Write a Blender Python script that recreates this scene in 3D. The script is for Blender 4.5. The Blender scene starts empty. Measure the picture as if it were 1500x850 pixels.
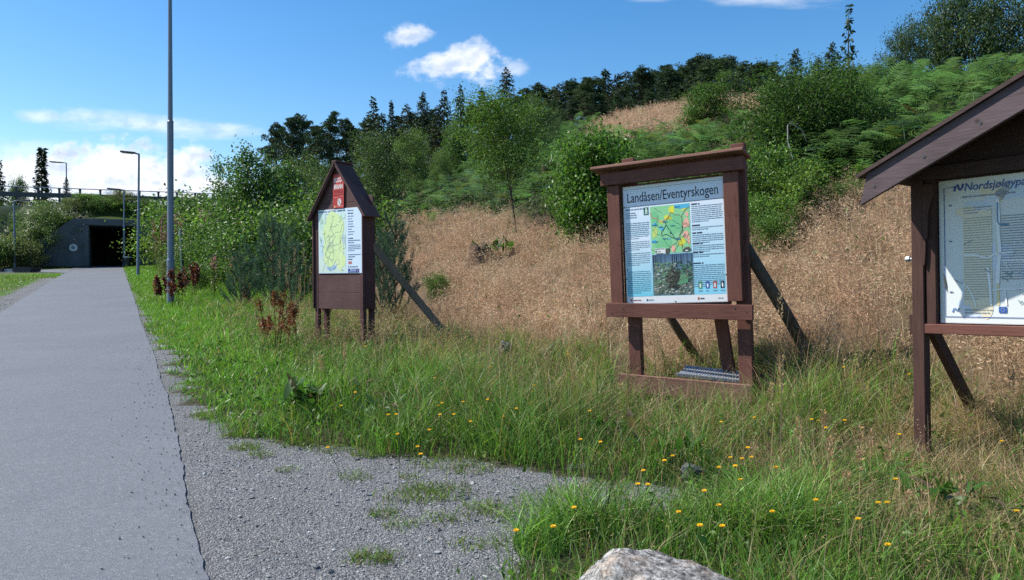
EXPO = 0.82
import bpy, bmesh, math, random
import numpy as np
from mathutils import Vector, Matrix, Euler
R = math.radians
sc = bpy.context.scene
COL = sc.collection
rng = np.random.default_rng(7)
random.seed(7)

# ------------------------------------------------------------------ camera model (also used to work out where things stand)
FPX, CX, CY, HZ = 1090.0, 750.0, 425.0, 405.0
PIT = math.atan((CY - HZ) / FPX)
EYE = np.array([0, 0, 1.6])
FWD = np.array([0, math.cos(PIT), -math.sin(PIT)])
UPV = np.array([0, math.sin(PIT), math.cos(PIT)])

def ray(x, y):
    d = FWD + np.array([1.0, 0, 0]) * (x - CX) / FPX - UPV * (y - CY) / FPX
    return d / d[1]

def proj(X, Y, Z):
    d = np.stack([np.asarray(X, float), np.asarray(Y, float), np.asarray(Z, float) - 1.6], -1)
    z = d @ FWD
    z = np.where(z < .05, .05, z)
    return CX + FPX * d[..., 0] / z, CY - FPX * (d @ UPV) / z, z

# ------------------------------------------------------------------ terrain
PV = np.array([-.471, .882]); NV = np.array([.882, .471]); U0 = .535
V0 = 62.0                                   # where the underpass face stands, along the path

def uv(X, Y): return NV[0] * X + NV[1] * Y - U0, PV[0] * X + PV[1] * Y
def xy(u, v): return NV[0] * (u + U0) + PV[0] * v, NV[1] * (u + U0) + PV[1] * v

def base(Y):
    t = np.asarray(Y, float) - 4
    t = np.where(t < -1, 0, np.where(t < 1, (t + 1) ** 2 / 4, t))
    return .045 * np.minimum(t, 54)

def hill0(u):
    t = u - 4.6
    return np.where(t < 0, 0, np.where(t < 1.6, .125 * np.maximum(t, 0) ** 2, .32 + .4 * (t - 1.6)))

def ground(X, Y):
    X = np.asarray(X, float); Y = np.asarray(Y, float)
    u, v = uv(X, Y)
    uc = np.clip(20 + .45 * (v - 12.4), 17, 34)
    h = hill0(np.minimum(u, uc)) + .07 * np.clip(u - uc, 0, 60)
    k = np.clip((u - 5) / 6, 0, 1)
    n = .22 * np.sin(.55 * X + 1.3 * np.sin(.31 * Y)) * np.sin(.47 * Y + .8) + .10 * np.sin(1.3 * X + .4) * np.sin(1.1 * Y + 2)
    dip = .13 * np.exp(-((X - 1.95) ** 2 + (Y - 8.15) ** 2) / 1.7)
    return base(Y) + h - dip + n * k * np.clip((30 - u) / 8, 0, 1)

def gz(X, Y): return float(ground(X, Y))

def pix(x, y, h=0.0):
    """the point of the ground (raised by h) seen along a direction"""
    d = ray(x, y)
    Ys = np.geomspace(2.0, 140, 4000)
    g = 1.6 + d[2] * Ys - ground(d[0] * Ys, Ys) - h
    i = int(np.argmax(g < 0)) if (g < 0).any() else len(Ys) - 1
    return d[0] * Ys[i], Ys[i]

def at(x, Y): return (x - CX) / FPX * Y, Y

def inpoly(X, Y, poly):
    X = np.asarray(X, float); Y = np.asarray(Y, float); r = np.zeros(X.shape, bool)
    n = len(poly)
    for i in range(n):
        x1, y1 = poly[i]; x2, y2 = poly[(i + 1) % n]
        if y1 == y2: continue
        c = ((y1 > Y) != (y2 > Y)) & (X < (x2 - x1) * (Y - y1) / (y2 - y1) + x1)
        r ^= c
    return r

# ------------------------------------------------------------------ materials
def srgb(r, g, b):
    f = lambda c: (c / 255 / 12.92) if c / 255 <= .04045 else ((c / 255 + .055) / 1.055) ** 2.4
    return (f(r), f(g), f(b))

class NT:
    def __init__(s, name):
        s.m = bpy.data.materials.new(name); s.m.use_nodes = True
        s.t = s.m.node_tree; s.t.nodes.clear()
        s.out = s.t.nodes.new('ShaderNodeOutputMaterial')
    def n(s, kind, **kw):
        nd = s.t.nodes.new('ShaderNode' + kind)
        for k, v in kw.items():
            if hasattr(nd, k) and k not in nd.inputs: setattr(nd, k, v)
            else: s.set(nd.inputs[k.replace('_', ' ')] if k.replace('_', ' ') in nd.inputs else nd.inputs[k], v)
        return nd
    def set(s, inp, v):
        if isinstance(v, bpy.types.NodeSocket): s.t.links.new(v, inp)
        elif isinstance(v, (tuple, list)) and inp.type == 'RGBA' and len(v) == 3: inp.default_value = (*v, 1)
        else: inp.default_value = v
    def noise(s, vec, scale, detail=4, rough=.55, dim='3D'):
        nd = s.n('TexNoise'); nd.inputs['Scale'].default_value = scale; nd.inputs['Detail'].default_value = detail; nd.inputs['Roughness'].default_value = rough
        if vec is not None: s.t.links.new(vec, nd.inputs['Vector'])
        return nd.outputs['Fac']
    def ramp(s, fac, stops):
        nd = s.n('ValToRGB'); s.t.links.new(fac, nd.inputs['Fac']); e = nd.color_ramp.elements
        while len(e) < len(stops): e.new(.5)
        for el, (p, c) in zip(e, stops):
            el.position = p; el.color = (*c, 1) if isinstance(c, tuple) else (c, c, c, 1)
        return nd.outputs['Color']
    def mix(s, fac, a, b, mode='MIX'):
        nd = s.n('Mix'); nd.data_type = 'RGBA'; nd.blend_type = mode
        s.set(nd.inputs[0], fac); s.set(nd.inputs[6], a); s.set(nd.inputs[7], b)
        return nd.outputs[2]
    def math(s, op, a, b=0.0, clamp=False):
        nd = s.n('Math'); nd.operation = op; nd.use_clamp = clamp
        s.set(nd.inputs[0], a); s.set(nd.inputs[1], b)
        return nd.outputs[0]
    def coord(s, what='Object', scale=None):
        c = s.n('TexCoord').outputs[what]
        if scale:
            mp = s.n('Mapping'); s.t.links.new(c, mp.inputs['Vector']); mp.inputs['Scale'].default_value = scale
            c = mp.outputs['Vector']
        return c
    def pos(s): return s.n('NewGeometry').outputs['Position']
    def bump(s, h, strength=.5, dist=.01):
        nd = s.n('Bump'); nd.inputs['Strength'].default_value = strength; nd.inputs['Distance'].default_value = dist
        s.t.links.new(h, nd.inputs['Height']); return nd.outputs['Normal']
    def bsdf(s, col, rough=.7, spec=.3, metal=0, normal=None):
        b = s.n('BsdfPrincipled'); s.set(b.inputs['Base Color'], col); s.set(b.inputs['Roughness'], rough)
        b.inputs['Specular IOR Level'].default_value = spec; b.inputs['Metallic'].default_value = metal
        if normal is not None: s.t.links.new(normal, b.inputs['Normal'])
        return b
    def done(s, sh):
        s.t.links.new(sh.outputs[0] if hasattr(sh, 'outputs') else sh, s.out.inputs['Surface']); return s.m

def mat_wood(name, dark, light, scale, rough=.75, grey=None, spec=.25):
    t = NT(name); c = t.coord('Object', scale)
    a = t.noise(c, 6, 6, .65); b = t.noise(t.coord('Object'), 2.2, 3)
    col = t.ramp(a, [(.3, dark), (.72, light)])
    col = t.mix(t.ramp(b, [(.35, 0.0), (.75, .55)]), col, grey or tuple(x * 1.35 for x in light))
    kn = t.n('TexVoronoi'); t.t.links.new(t.coord('Object', tuple(.35 * q + .65 * 1 for q in (1, 1, 1))), kn.inputs['Vector']); kn.inputs['Scale'].default_value = 3.3
    col = t.mix(t.ramp(kn.outputs['Distance'], [(.035, .75), (.075, 0.0)]), col, tuple(x * .45 for x in dark))
    return t.done(t.bsdf(col, rough, spec, normal=t.bump(a, .45, .006)))

def mat_plain(name, col, rough=.6, spec=.3, metal=0, var=.18, scale=14, bump=.1):
    t = NT(name); f = t.noise(t.coord('Object'), scale, 5)
    c = t.mix(f, tuple(x * (1 - var) for x in col), tuple(min(1, x * (1 + var)) for x in col))
    return t.done(t.bsdf(c, rough, spec, metal, t.bump(f, bump, .004)))

def mat_veg(name, trans=.3, rough=.55, spec=.18, vary=.25, tint=(1.25, 1.3, .7)):
    t = NT(name)
    a = t.n('Attribute'); a.attribute_name = 'col'
    oi = t.n('ObjectInfo').outputs['Random']
    k = t.math('MULTIPLY_ADD', oi, vary); k.node.inputs[2].default_value = 1 - vary / 2
    cm = t.n('VectorMath'); cm.operation = 'SCALE'; t.t.links.new(a.outputs['Color'], cm.inputs[0]); t.t.links.new(k, cm.inputs['Scale'])
    b = t.bsdf(cm.outputs[0], rough, spec)
    tr = t.n('BsdfTranslucent')
    tc = t.mix(1.0, cm.outputs[0], tint, 'MULTIPLY'); t.t.links.new(tc, tr.inputs['Color'])
    ms = t.n('MixShader'); ms.inputs[0].default_value = trans
    t.t.links.new(b.outputs[0], ms.inputs[1]); t.t.links.new(tr.outputs[0], ms.inputs[2])
    return t.done(ms)

def mat_print(name, rough=.35, spec=.4):
    t = NT(name); a = t.n('Attribute'); a.attribute_name = 'col'
    f = t.noise(t.coord('Object'), 9, 5)
    c = t.mix(t.ramp(f, [(.35, 0.0), (.8, .07)]), a.outputs['Color'], (.35, .36, .33))
    return t.done(t.bsdf(c, rough, spec))

MAT = {}
MAT['veg'] = mat_veg('leaf', .43, .42, .32)
MAT['grass'] = mat_veg('grass_blade', .38, .42, .35)
MAT['dry'] = mat_veg('dry_straw', .35, .6, .2, .25, (1.15, 1.0, .95))
MAT['needle'] = mat_veg('needle', .12, .6, .15)
MAT['print'] = mat_print('printed_sheet')
MAT['bark'] = mat_wood('bark', (.035, .028, .02), (.11, .09, .07), (4, 4, 1.0), .9)
MAT['pinebark'] = mat_wood('pine_bark', (.06, .035, .022), (.16, .10, .065), (4, 4, 1.0), .9)
MAT['deadwood'] = mat_wood('dead_wood', (.16, .15, .14), (.34, .32, .30), (5, 5, 1.0), .9)
BR1, BR2 = (.078, .028, .021), (.155, .064, .048)
MAT['brown_v'] = mat_wood('brown_stain_upright', BR1, BR2, (9, 9, .9))
MAT['brown_h'] = mat_wood('brown_stain_level', BR1, BR2, (.9, 9, 9))
MAT['brown_faded_sunlit'] = mat_wood('brown_stain_faded_sunlit', (.12, .055, .042), (.22, .115, .09), (.9, 9, 9), .85)  # paler copy of the brown: fading plus sunlight put into the colour
MAT['plum_v'] = mat_wood('plum_stain_upright', (.046, .021, .021), (.095, .046, .045), (9, 9, .9))
MAT['plum_h'] = mat_wood('plum_stain_level', (.052, .026, .025), (.110, .058, .056), (.9, 9, 9))
MAT['dark_v'] = mat_wood('dark_stain_upright', (.036, .017, .014), (.074, .036, .028), (9, 9, .9))
MAT['dark_h'] = mat_wood('dark_stain_level', (.034, .019, .018), (.072, .044, .042), (.9, 9, 9))
MAT['fascia'] = mat_wood('fascia_stain', (.055, .038, .042), (.10, .072, .078), (.9, 9, 9), .7)
MAT['greywood'] = mat_wood('weathered_plank', (.10, .075, .055), (.21, .165, .125), (9, 9, .8), .85)
MAT['logwood'] = mat_wood('rough_log', (.040, .027, .018), (.12, .085, .058), (8, 8, 1.0), .9)
MAT['steel'] = mat_plain('galvanised_steel', (.33, .36, .40), .45, .5, .35)
MAT['pole'] = mat_plain('painted_pole', (.15, .19, .25), .45, .5, .1)
MAT['darkmetal'] = mat_plain('dark_metal', (.05, .055, .065), .5, .4, .2)
MAT['concrete'] = mat_plain('stained_concrete', (.10, .105, .115), .9, .2, 0, .6, 1.1, .3)
MAT['concrete2'] = mat_plain('pale_concrete', (.34, .34, .34), .9, .2, 0, .3, 3, .3)
MAT['darkrock'] = mat_plain('dark_rock', (.05, .05, .052), .85, .3, 0, .5, 2.5, .6)
MAT['white'] = mat_plain('white_paint', (.65, .65, .63), .6)
MAT['black'] = mat_plain('black_plastic', (.02, .025, .03), .5)

# ------------------------------------------------------------------ mesh helpers
def mesh_np(name, parts, mat, parent=None, smooth=None, link=True):
    """parts: list of (V, F, C): vertices, faces (n x 3 or n x 4), colour per vertex (or None)"""
    V = np.concatenate([p[0] for p in parts]).astype(np.float32)
    off = 0; loops = []; totals = []
    hascol = parts[0][2] is not None; C = []
    for v, f, c in parts:
        f = np.asarray(f, np.int32)
        loops.append((f + off).ravel()); totals.append(np.full(len(f), f.shape[1], np.int32))
        if hascol: C.append(np.broadcast_to(np.asarray(c, np.float32), (len(v), 3)))
        off += len(v)
    loops = np.concatenate(loops); totals = np.concatenate(totals)
    me = bpy.data.meshes.new(name)
    me.vertices.add(len(V)); me.vertices.foreach_set('co', V.ravel())
    me.loops.add(len(loops)); me.loops.foreach_set('vertex_index', loops)
    me.polygons.add(len(totals))
    st = np.concatenate([[0], np.cumsum(totals)[:-1]]).astype(np.int32)
    me.polygons.foreach_set('loop_start', st)
    if hascol:
        at_ = me.attributes.new('col', 'FLOAT_COLOR', 'POINT')
        cc = np.concatenate([np.concatenate(C), np.ones((len(V), 1), np.float32)], 1)
        at_.data.foreach_set('color', cc.ravel().astype(np.float32))
    me.update(calc_edges=True)
    if smooth is not None: me.polygons.foreach_set('use_smooth', np.full(len(totals), bool(smooth)))
    me.materials.append(mat)
    if not link: return me
    return obj_of(name, me, parent)

def obj_of(name, me, parent=None):
    o = bpy.data.objects.new(name, me); COL.objects.link(o)
    if parent is not None: o.parent = parent
    return o

def tag(o, label=None, cat=None, group=None, kind=None):
    if label: o['label'] = label
    if cat: o['category'] = cat
    if group: o['group'] = group
    if kind: o['kind'] = kind
    return o

def empty(name, loc, label, cat, group=None, rz=0, ry=0):
    o = bpy.data.objects.new(name, None); COL.objects.link(o)
    o.location = loc; o.rotation_euler = (0, ry, rz); o.empty_display_size = .2
    return tag(o, label, cat, group)

def copy_thing(root, loc, rz=0.0, scale=None, label=None, group=None):
    r = root.copy(); COL.objects.link(r); r.location = loc; r.rotation_euler = (0, 0, rz)
    if scale is not None: r.scale = scale
    if label: r['label'] = label
    if group: r['group'] = group
    for ch in list(root.children):
        c = ch.copy(); COL.objects.link(c); c.parent = r
        for g in list(ch.children):
            d = g.copy(); COL.objects.link(d); d.parent = c
    return r

class Solid:
    """boxes, bars and tubes collected in one bmesh"""
    def __init__(s): s.bm = bmesh.new()
    def box(s, c, size, rot=(0, 0, 0), bev=.004):
        r = bmesh.ops.create_cube(s.bm, size=1)
        vs = r['verts']
        bmesh.ops.scale(s.bm, vec=size, verts=vs)
        if bev:
            es = list({e for v in vs for e in v.link_edges})
            b = bmesh.ops.bevel(s.bm, geom=es, offset=bev, segments=1, affect='EDGES', profile=.5)
            vs = list({v for f in b['faces'] for v in f.verts} | {v for v in vs if v.is_valid})
        M = Matrix.Translation(c) @ Euler(rot).to_matrix().to_4x4()
        bmesh.ops.transform(s.bm, matrix=M, verts=vs)
        return s
    def bar(s, a, b, w, d, bev=.004, roll=0.0):
        a = Vector(a); b = Vector(b); z = (b - a).normalized()
        q = z.to_track_quat('Z', 'Y'); 
        r = bmesh.ops.create_cube(s.bm, size=1); vs = r['verts']
        bmesh.ops.scale(s.bm, vec=(w, d, (b - a).length), verts=vs)
        if bev:
            es = list({e for v in vs for e in v.link_edges})
            bb = bmesh.ops.bevel(s.bm, geom=es, offset=bev, segments=1, affect='EDGES', profile=.5)
            vs = list({v for f in bb['faces'] for v in f.verts} | {v for v in vs if v.is_valid})
        M = Matrix.Translation((a + b) / 2) @ q.to_matrix().to_4x4() @ Matrix.Rotation(roll, 4, 'Z')
        bmesh.ops.transform(s.bm, matrix=M, verts=vs)
        return s
    def tube(s, pts, radii, seg=10, wob=0.0):
        V, F, _ = tube_np(pts, radii, seg, wob)
        vs = [s.bm.verts.new(v) for v in V]
        for f in F: s.bm.faces.new([vs[i] for i in f])
        s.bm.faces.new([vs[i] for i in range(seg)][::-1]); s.bm.faces.new(vs[-seg:])
        return s
    def prism(s, pts, y0, y1):
        """outline in x,z extruded from y0 to y1"""
        a = [s.bm.verts.new((x, y0, z)) for x, z in pts]; b = [s.bm.verts.new((x, y1, z)) for x, z in pts]
        n = len(pts)
        s.bm.faces.new(a); s.bm.faces.new(b[::-1])
        for i in range(n): s.bm.faces.new((a[i], b[i], b[(i + 1) % n], a[(i + 1) % n]))
        return s
    def build(s, name, mat, parent=None, smooth=False):
        bmesh.ops.recalc_face_normals(s.bm, faces=s.bm.faces)
        me = bpy.data.meshes.new(name); s.bm.to_mesh(me); s.bm.free()
        if smooth: me.polygons.foreach_set('use_smooth', np.ones(len(me.polygons), bool))
        me.materials.append(mat)
        return obj_of(name, me, parent)

def tube_np(pts, radii, seg=6, wob=0.0, r_=None):
    pts = np.asarray(pts, float); n = len(pts)
    radii = np.broadcast_to(np.asarray(radii, float), (n,))
    t = np.gradient(pts, axis=0); t /= np.linalg.norm(t, axis=1, keepdims=True) + 1e-9
    ref = np.where(np.abs(t[:, 2:3]) > .9, np.array([[1., 0, 0]]), np.array([[0, 0, 1.]]))
    a = np.cross(t, ref); a /= np.linalg.norm(a, axis=1, keepdims=True) + 1e-9
    b = np.cross(t, a)
    ang = np.linspace(0, 2 * np.pi, seg, endpoint=False)
    rr = radii[:, None] * (1 + wob * np.random.default_rng(n + seg).normal(size=(n, seg)))
    V = pts[:, None] + rr[..., None] * (np.cos(ang)[None, :, None] * a[:, None] + np.sin(ang)[None, :, None] * b[:, None])
    i = np.arange(n - 1)[:, None] * seg; j = np.arange(seg)[None]
    F = np.stack([i + j, i + (j + 1) % seg, i + seg + (j + 1) % seg, i + seg + j], -1).reshape(-1, 4)
    return V.reshape(-1, 3), F, None

def blades(P, h, w, bend, col, nseg=3, r=None, face=None, az=None):
    """grass blades: roots P (n,3); arrays h, w, bend (n); col (n,3)"""
    r = r or rng; n = len(P)
    az = r.uniform(0, 2 * np.pi, n) if az is None else az; pa = r.uniform(0, np.pi, n) if face is None else face
    t = np.linspace(0, 1, nseg + 1)
    up = (t[None] * (1 - .35 * np.minimum(bend, 1.2)[:, None] * t[None])) * h[:, None]
    out = (bend * h)[:, None] * t[None] ** 2
    wd = w[:, None] * np.maximum((1 - t[None]) ** .6, .06) / 2
    c = np.stack([P[:, 0:1] + np.cos(az)[:, None] * out, P[:, 1:2] + np.sin(az)[:, None] * out, P[:, 2:3] + up], -1)
    s = np.stack([np.cos(pa)[:, None] * wd, np.sin(pa)[:, None] * wd, np.zeros_like(wd)], -1)
    V = np.stack([c - s, c + s], 2).reshape(-1, 3)
    k = (np.arange(n) * (nseg + 1) * 2)[:, None] + (np.arange(nseg) * 2)[None]
    F = np.stack([k, k + 1, k + 3, k + 2], -1).reshape(-1, 4)
    C = np.repeat(col, (nseg + 1) * 2, 0)
    return V, F, C

def leaves(P, size, col, r, up=.4, ratio=.55, dirs=None, fold=.15):
    """one folded rhombus per leaf; P (n,3), size (n), col (n,3)"""
    n = len(P)
    d = r.normal(size=(n, 3)) if dirs is None else dirs + .45 * r.normal(size=(n, 3))
    d[:, 2] -= .15
    d /= np.linalg.norm(d, axis=1, keepdims=True)
    nrm = r.normal(size=(n, 3)); nrm[:, 2] += up * 3
    s = np.cross(d, nrm); s /= np.linalg.norm(s, axis=1, keepdims=True) + 1e-9
    q = np.cross(s, d)
    L = size[:, None]
    m = P + d * L * .5
    V = np.stack([P, m + s * L * ratio / 2 + q * L * fold, P + d * L, m - s * L * ratio / 2 + q * L * fold], 1).reshape(-1, 3)
    k = np.arange(n) * 4
    F = np.concatenate([np.stack([k, k + 1, k + 2], -1), np.stack([k, k + 2, k + 3], -1)])
    return V, F, np.repeat(col, 4, 0)

def jit(col, n, r, v=.25, hue=.08):
    c = np.asarray(col, float)[None] * (1 + v * r.normal(size=(n, 1))).clip(.35, 1.9)
    return (c * (1 + hue * r.normal(size=(n, 3)))).clip(.004, .9)
# ------------------------------------------------------------------ camera, light, sky
cd = bpy.data.cameras.new('camera'); cam = bpy.data.objects.new('camera', cd); COL.objects.link(cam); sc.camera = cam
cd.sensor_width = 36; cd.lens = 36 * FPX / 1500; cd.clip_end = 3000; cd.clip_start = .05
cam.location = EYE; cam.rotation_euler = (math.pi / 2 - PIT, 0, 0)

SUN_EL, SUN_AZ = R(49), R(-83)      # azimuth measured from +Y towards +X: the sun stands to the left
sd = np.array([math.sin(SUN_AZ) * math.cos(SUN_EL), math.cos(SUN_AZ) * math.cos(SUN_EL), math.sin(SUN_EL)])
sl = bpy.data.lights.new('sun', 'SUN'); sl.energy = 4.2; sl.angle = R(.53); sl.color = (1, .95, .87)
so = bpy.data.objects.new('sun', sl); COL.objects.link(so)
so.rotation_euler = Vector(sd).to_track_quat('Z', 'Y').to_euler()

W = bpy.data.worlds.new('World'); sc.world = W; W.use_nodes = True
wt = NT.__new__(NT); wt.t = W.node_tree; wt.t.nodes.clear(); wt.out = wt.t.nodes.new('ShaderNodeOutputWorld')
sky = wt.n('TexSky'); sky.sky_type = 'NISHITA'; sky.sun_disc = False; sky.sun_elevation = SUN_EL; sky.sun_rotation = SUN_AZ
sky.altitude = 0; sky.air_density = 1.0; sky.dust_density = .35; sky.ozone_density = 1.6
hs = wt.n('HueSaturation'); hs.inputs['Saturation'].default_value = 1.38; hs.inputs['Value'].default_value = .80
wt.t.links.new(sky.outputs[0], hs.inputs['Color'])
bg = wt.n('Background'); wt.t.links.new(hs.outputs[0], bg.inputs['Color']); bg.inputs['Strength'].default_value = .125
gen = wt.n('TexCoord').outputs['Generated']
sep = wt.n('SeparateXYZ'); wt.t.links.new(gen, sep.inputs[0])
yy = wt.math('MAXIMUM', sep.outputs[1], .08)
ca = wt.math('DIVIDE', sep.outputs[0], yy); cb = wt.math('DIVIDE', sep.outputs[2], yy)
front = wt.math('GREATER_THAN', sep.outputs[1], .1)
cmb = wt.n('CombineXYZ'); wt.t.links.new(ca, cmb.inputs[0]); wt.t.links.new(cb, cmb.inputs[1])
mp = wt.n('Mapping'); wt.t.links.new(cmb.outputs[0], mp.inputs['Vector']); mp.inputs['Scale'].default_value = (1.0, 1.35, 1)
n1 = wt.noise(mp.outputs[0], 20, 7, .62)
mp3 = wt.n('Mapping'); wt.t.links.new(cmb.outputs[0], mp3.inputs['Vector']); mp3.inputs['Scale'].default_value = (1.0, 1.35, 1); mp3.inputs['Location'].default_value = (.012, -.016, 0)
n1b = wt.noise(mp3.outputs[0], 20, 7, .62)
mp2 = wt.n('Mapping'); wt.t.links.new(cmb.outputs[0], mp2.inputs['Vector']); mp2.inputs['Scale'].default_value = (1.0, 5.0, 1); mp2.inputs['Rotation'].default_value = (0, 0, R(6))
n2 = wt.noise(mp2.outputs[0], 9, 6, .6)

def cloud(x, y, rx, ry, nz, amp, lo, hi, gain, slope=0.0):
    a0, b0 = (x - CX) / FPX, (HZ - y) / FPX
    da = wt.math('SUBTRACT', ca, a0)
    db = wt.math('SUBTRACT', wt.math('SUBTRACT', cb, b0), wt.math('MULTIPLY', da, slope))
    qa = wt.math('POWER', wt.math('ABSOLUTE', wt.math('DIVIDE', da, rx / FPX)), 2.0)
    qb = wt.math('POWER', wt.math('ABSOLUTE', wt.math('DIVIDE', db, ry / FPX)), 2.0)
    d = wt.math('SUBTRACT', 1.0, wt.math('SQRT', wt.math('ADD', qa, qb)))
    m = wt.math('ADD', d, wt.math('MULTIPLY', wt.math('SUBTRACT', nz, .5), amp))
    mr = wt.n('MapRange'); mr.interpolation_type = 'SMOOTHSTEP'
    wt.t.links.new(m, mr.inputs['Value']); mr.inputs['From Min'].default_value = lo; mr.inputs['From Max'].default_value = hi
    return wt.math('MULTIPLY', mr.outputs[0], gain)
masks = [cloud(178, 262, 150, 66, n1, 1.9, .0, .45, 1.0), cloud(0, 275, 150, 70, n1, 1.3, .0, .5, .9), cloud(270, 282, 110, 36, n1, 1.3, 0, .4, .9),
         cloud(100, 300, 330, 40, n1, .8, 0, .7, .8), cloud(-260, 250, 260, 90, n1, 1.6, .0, .4, .9),
         cloud(210, 183, 200, 20, n2, 1.7, .0, 1.0, .62, -.075), cloud(62, 172, 42, 14, n1, 1.4, .0, .7, .5, -.05), cloud(50, 222, 150, 22, n2, 1.5, .1, 1.0, .35, -.06),
         cloud(600, 57, 36, 24, n1, 2.6, .0, .75, .88), cloud(668, 98, 80, 30, n1, 2.4, .0, .7, .95), cloud(703, 84, 38, 33, n1, 2.4, .0, .7, .92), cloud(752, 104, 26, 14, n1, 2.2, .0, .8, .5),
         cloud(1130, 2, 120, 20, n2, 2.0, .05, 1.0, .42), cloud(950, 2, 60, 8, n2, 1.5, .1, 1.1, .3)]
m = masks[0]
for k in masks[1:]: m = wt.math('MAXIMUM', m, k)
m = wt.math('MULTIPLY', m, front)
em = wt.math('MULTIPLY', wt.math('SUBTRACT', n1b, n1), 2.0)
sh = wt.math('ADD', wt.math('MULTIPLY', n1, .5), wt.math('ADD', em, .42), clamp=True)
ccol = wt.ramp(sh, [(.30, (.52, .62, .80)), (.80, (.96, .97, 1.0))])
cbg = wt.n('Background'); wt.t.links.new(ccol, cbg.inputs['Color']); cbg.inputs['Strength'].default_value = .70
mx = wt.n('MixShader'); wt.t.links.new(m, mx.inputs[0]); wt.t.links.new(bg.outputs[0], mx.inputs[1]); wt.t.links.new(cbg.outputs[0], mx.inputs[2])
wt.t.links.new(mx.outputs[0], wt.out.inputs['Surface'])

sc.view_settings.view_transform = 'Standard'; sc.view_settings.look = 'None'; sc.view_settings.gamma = 1
sc.view_settings.exposure = EXPO if 'EXPO' in globals() else 0.0
sc.cycles.max_bounces = 6; sc.cycles.transparent_max_bounces = 4; sc.cycles.transmission_bounces = 3; sc.cycles.diffuse_bounces = 3
sc.cycles.use_denoising = False

# ------------------------------------------------------------------ where each kind of ground cover lies
EDGE_PX = [(183, 396), (192, 415), (205, 442), (230, 490), (264, 545), (286, 592), (335, 622), (385, 648), (470, 656), (560, 661), (640, 673), (760, 681), (850, 692), (925, 712), (990, 728), (1000, 748), (920, 757), (830, 768), (770, 800), (728, 850)]
EDGE = [pix(x, y) for x, y in EDGE_PX] + [(-.20, 3.0), (-.5, 1.5), (-1.2, -6)]
GRAVEL = [xy(-.35, -6.5), xy(-.35, 4), xy(-.35, 20), xy(-.35, 40), xy(-.35, 58)] + EDGE
FERN_PX = [(560, 330), (600, 322), (640, 318), (700, 314), (760, 322), (830, 334), (900, 345), (1000, 345), (1095, 330), (1140, 300), (1180, 292), (1230, 292), (1280, 262), (1340, 262), (1420, 262), (1500, 265), (1700, 270)]
FERN_LO = [pix(x, y) for x, y in FERN_PX]
STRAW = [pix(x, y) for x, y in [(520, 420), (560, 440), (620, 478), (700, 492), (800, 505), (880, 520), (930, 548), (1100, 556), (1180, 552), (1260, 565), (1340, 585), (1420, 600), (1500, 612), (1700, 650)]] + [(60, 5), (60, 80), (-12, 80), (-12, 48)]
UPB = [pix(x, y) for x, y in [(880, 222), (935, 204), (1000, 206), (1040, 222), (1100, 214), (1128, 200)]]
UPPER = UPB + [at(1135, 42), at(1128, 60), at(990, 62), at(880, 62), at(850, 55)]
FERN = FERN_LO + [(60, 30), (60, 70), (6, 75), (-6, 60), (-12, 48)]

def zone(X, Y):
    """0 nothing, 1 gravel, 2 short verge, 3 tall green, 4 dry straw, 5 bracken, 6 lawn left of the path, 7 path"""
    u, v = uv(X, Y)
    z = np.full(np.shape(X), 2)
    wob = .5 * np.sin(1.7 * X + .6 * Y) + .35 * np.sin(2.9 * Y - 1.1 * X)
    fr = inpoly(X + .3 * wob, Y + .3 * wob, FERN) | (u > 33)
    up = inpoly(X, Y, UPPER)
    st = inpoly(X + .35 * wob, Y + .35 * wob, STRAW)
    lim = 3.7 + .10 * np.clip(v - 5, -10, 30) + .5 * wob
    lim = np.where(v > 18, 5.6 + .4 * wob, lim)
    z = np.where((v > 18) & (u > lim), 4, z)
    z = np.where(st, 4, z)
    z = np.where((v < 18) & ~st & ((v < 14) | (u > 1.6)), 3, z)
    z = np.where(fr & (u > 5), 5, z)
    z = np.where(up, 4, z)
    w2 = .10 * np.sin(6.1 * X + 2 * np.sin(4.3 * Y)) + .06 * np.sin(13 * Y + 5 * X)
    z = np.where(inpoly(X + w2, Y + w2, GRAVEL), 1, z)
    z = np.where((u < -3.1), 6, z)
    z = np.where((u < -3.05) & (u > -3.75) & (v < 44), 1, z)
    z = np.where((u <= 0) & (u >= -3.1), 7, z)
    return z

# ------------------------------------------------------------------ ground sheet
def spaced(lo, hi, c, a, n):
    s = np.linspace(math.asinh((lo - c) / a), math.asinh((hi - c) / a), n)
    return c + a * np.sinh(s)
gx = spaced(-700, 700, 0, 5.0, 380); gy = spaced(-60, 900, 6, 5.0, 380)
GX, GY = np.meshgrid(gx, gy); GZ = ground(GX, GY)
Vg = np.stack([GX, GY, GZ], -1).reshape(-1, 3)
i = np.arange(379)[:, None] * 380 + np.arange(379)[None]
Fg = np.stack([i, i + 1, i + 381, i + 380], -1).reshape(-1, 4)
zz = zone(GX.ravel(), GY.ravel())
ug, vg = uv(GX.ravel(), GY.ravel())
pal = np.array([[.05, .09, .02], [.2, .2, .2], [.055, .115, .02], [.032, .038, .014], [.17, .115, .065], [.035, .062, .018], [.085, .16, .022], [.2, .2, .2]])
cg = pal[zz].copy()
g = mesh_np('ground', [(Vg, Fg, cg)], MAT['veg'], smooth=True)
msk = g.data.attributes.new('stone', 'FLOAT', 'POINT')
msk.data.foreach_set('value', ((zz == 1) | (zz == 7)).astype(np.float32))
tag(g, kind='structure')
t = NT('verge_and_gravel')
P = t.pos()
a = t.n('Attribute'); a.attribute_name = 'col'
s_ = t.n('Attribute'); s_.attribute_name = 'stone'
nb = t.noise(P, 3.0, 6, .65); nf = t.noise(P, 38, 5, .7)
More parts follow.
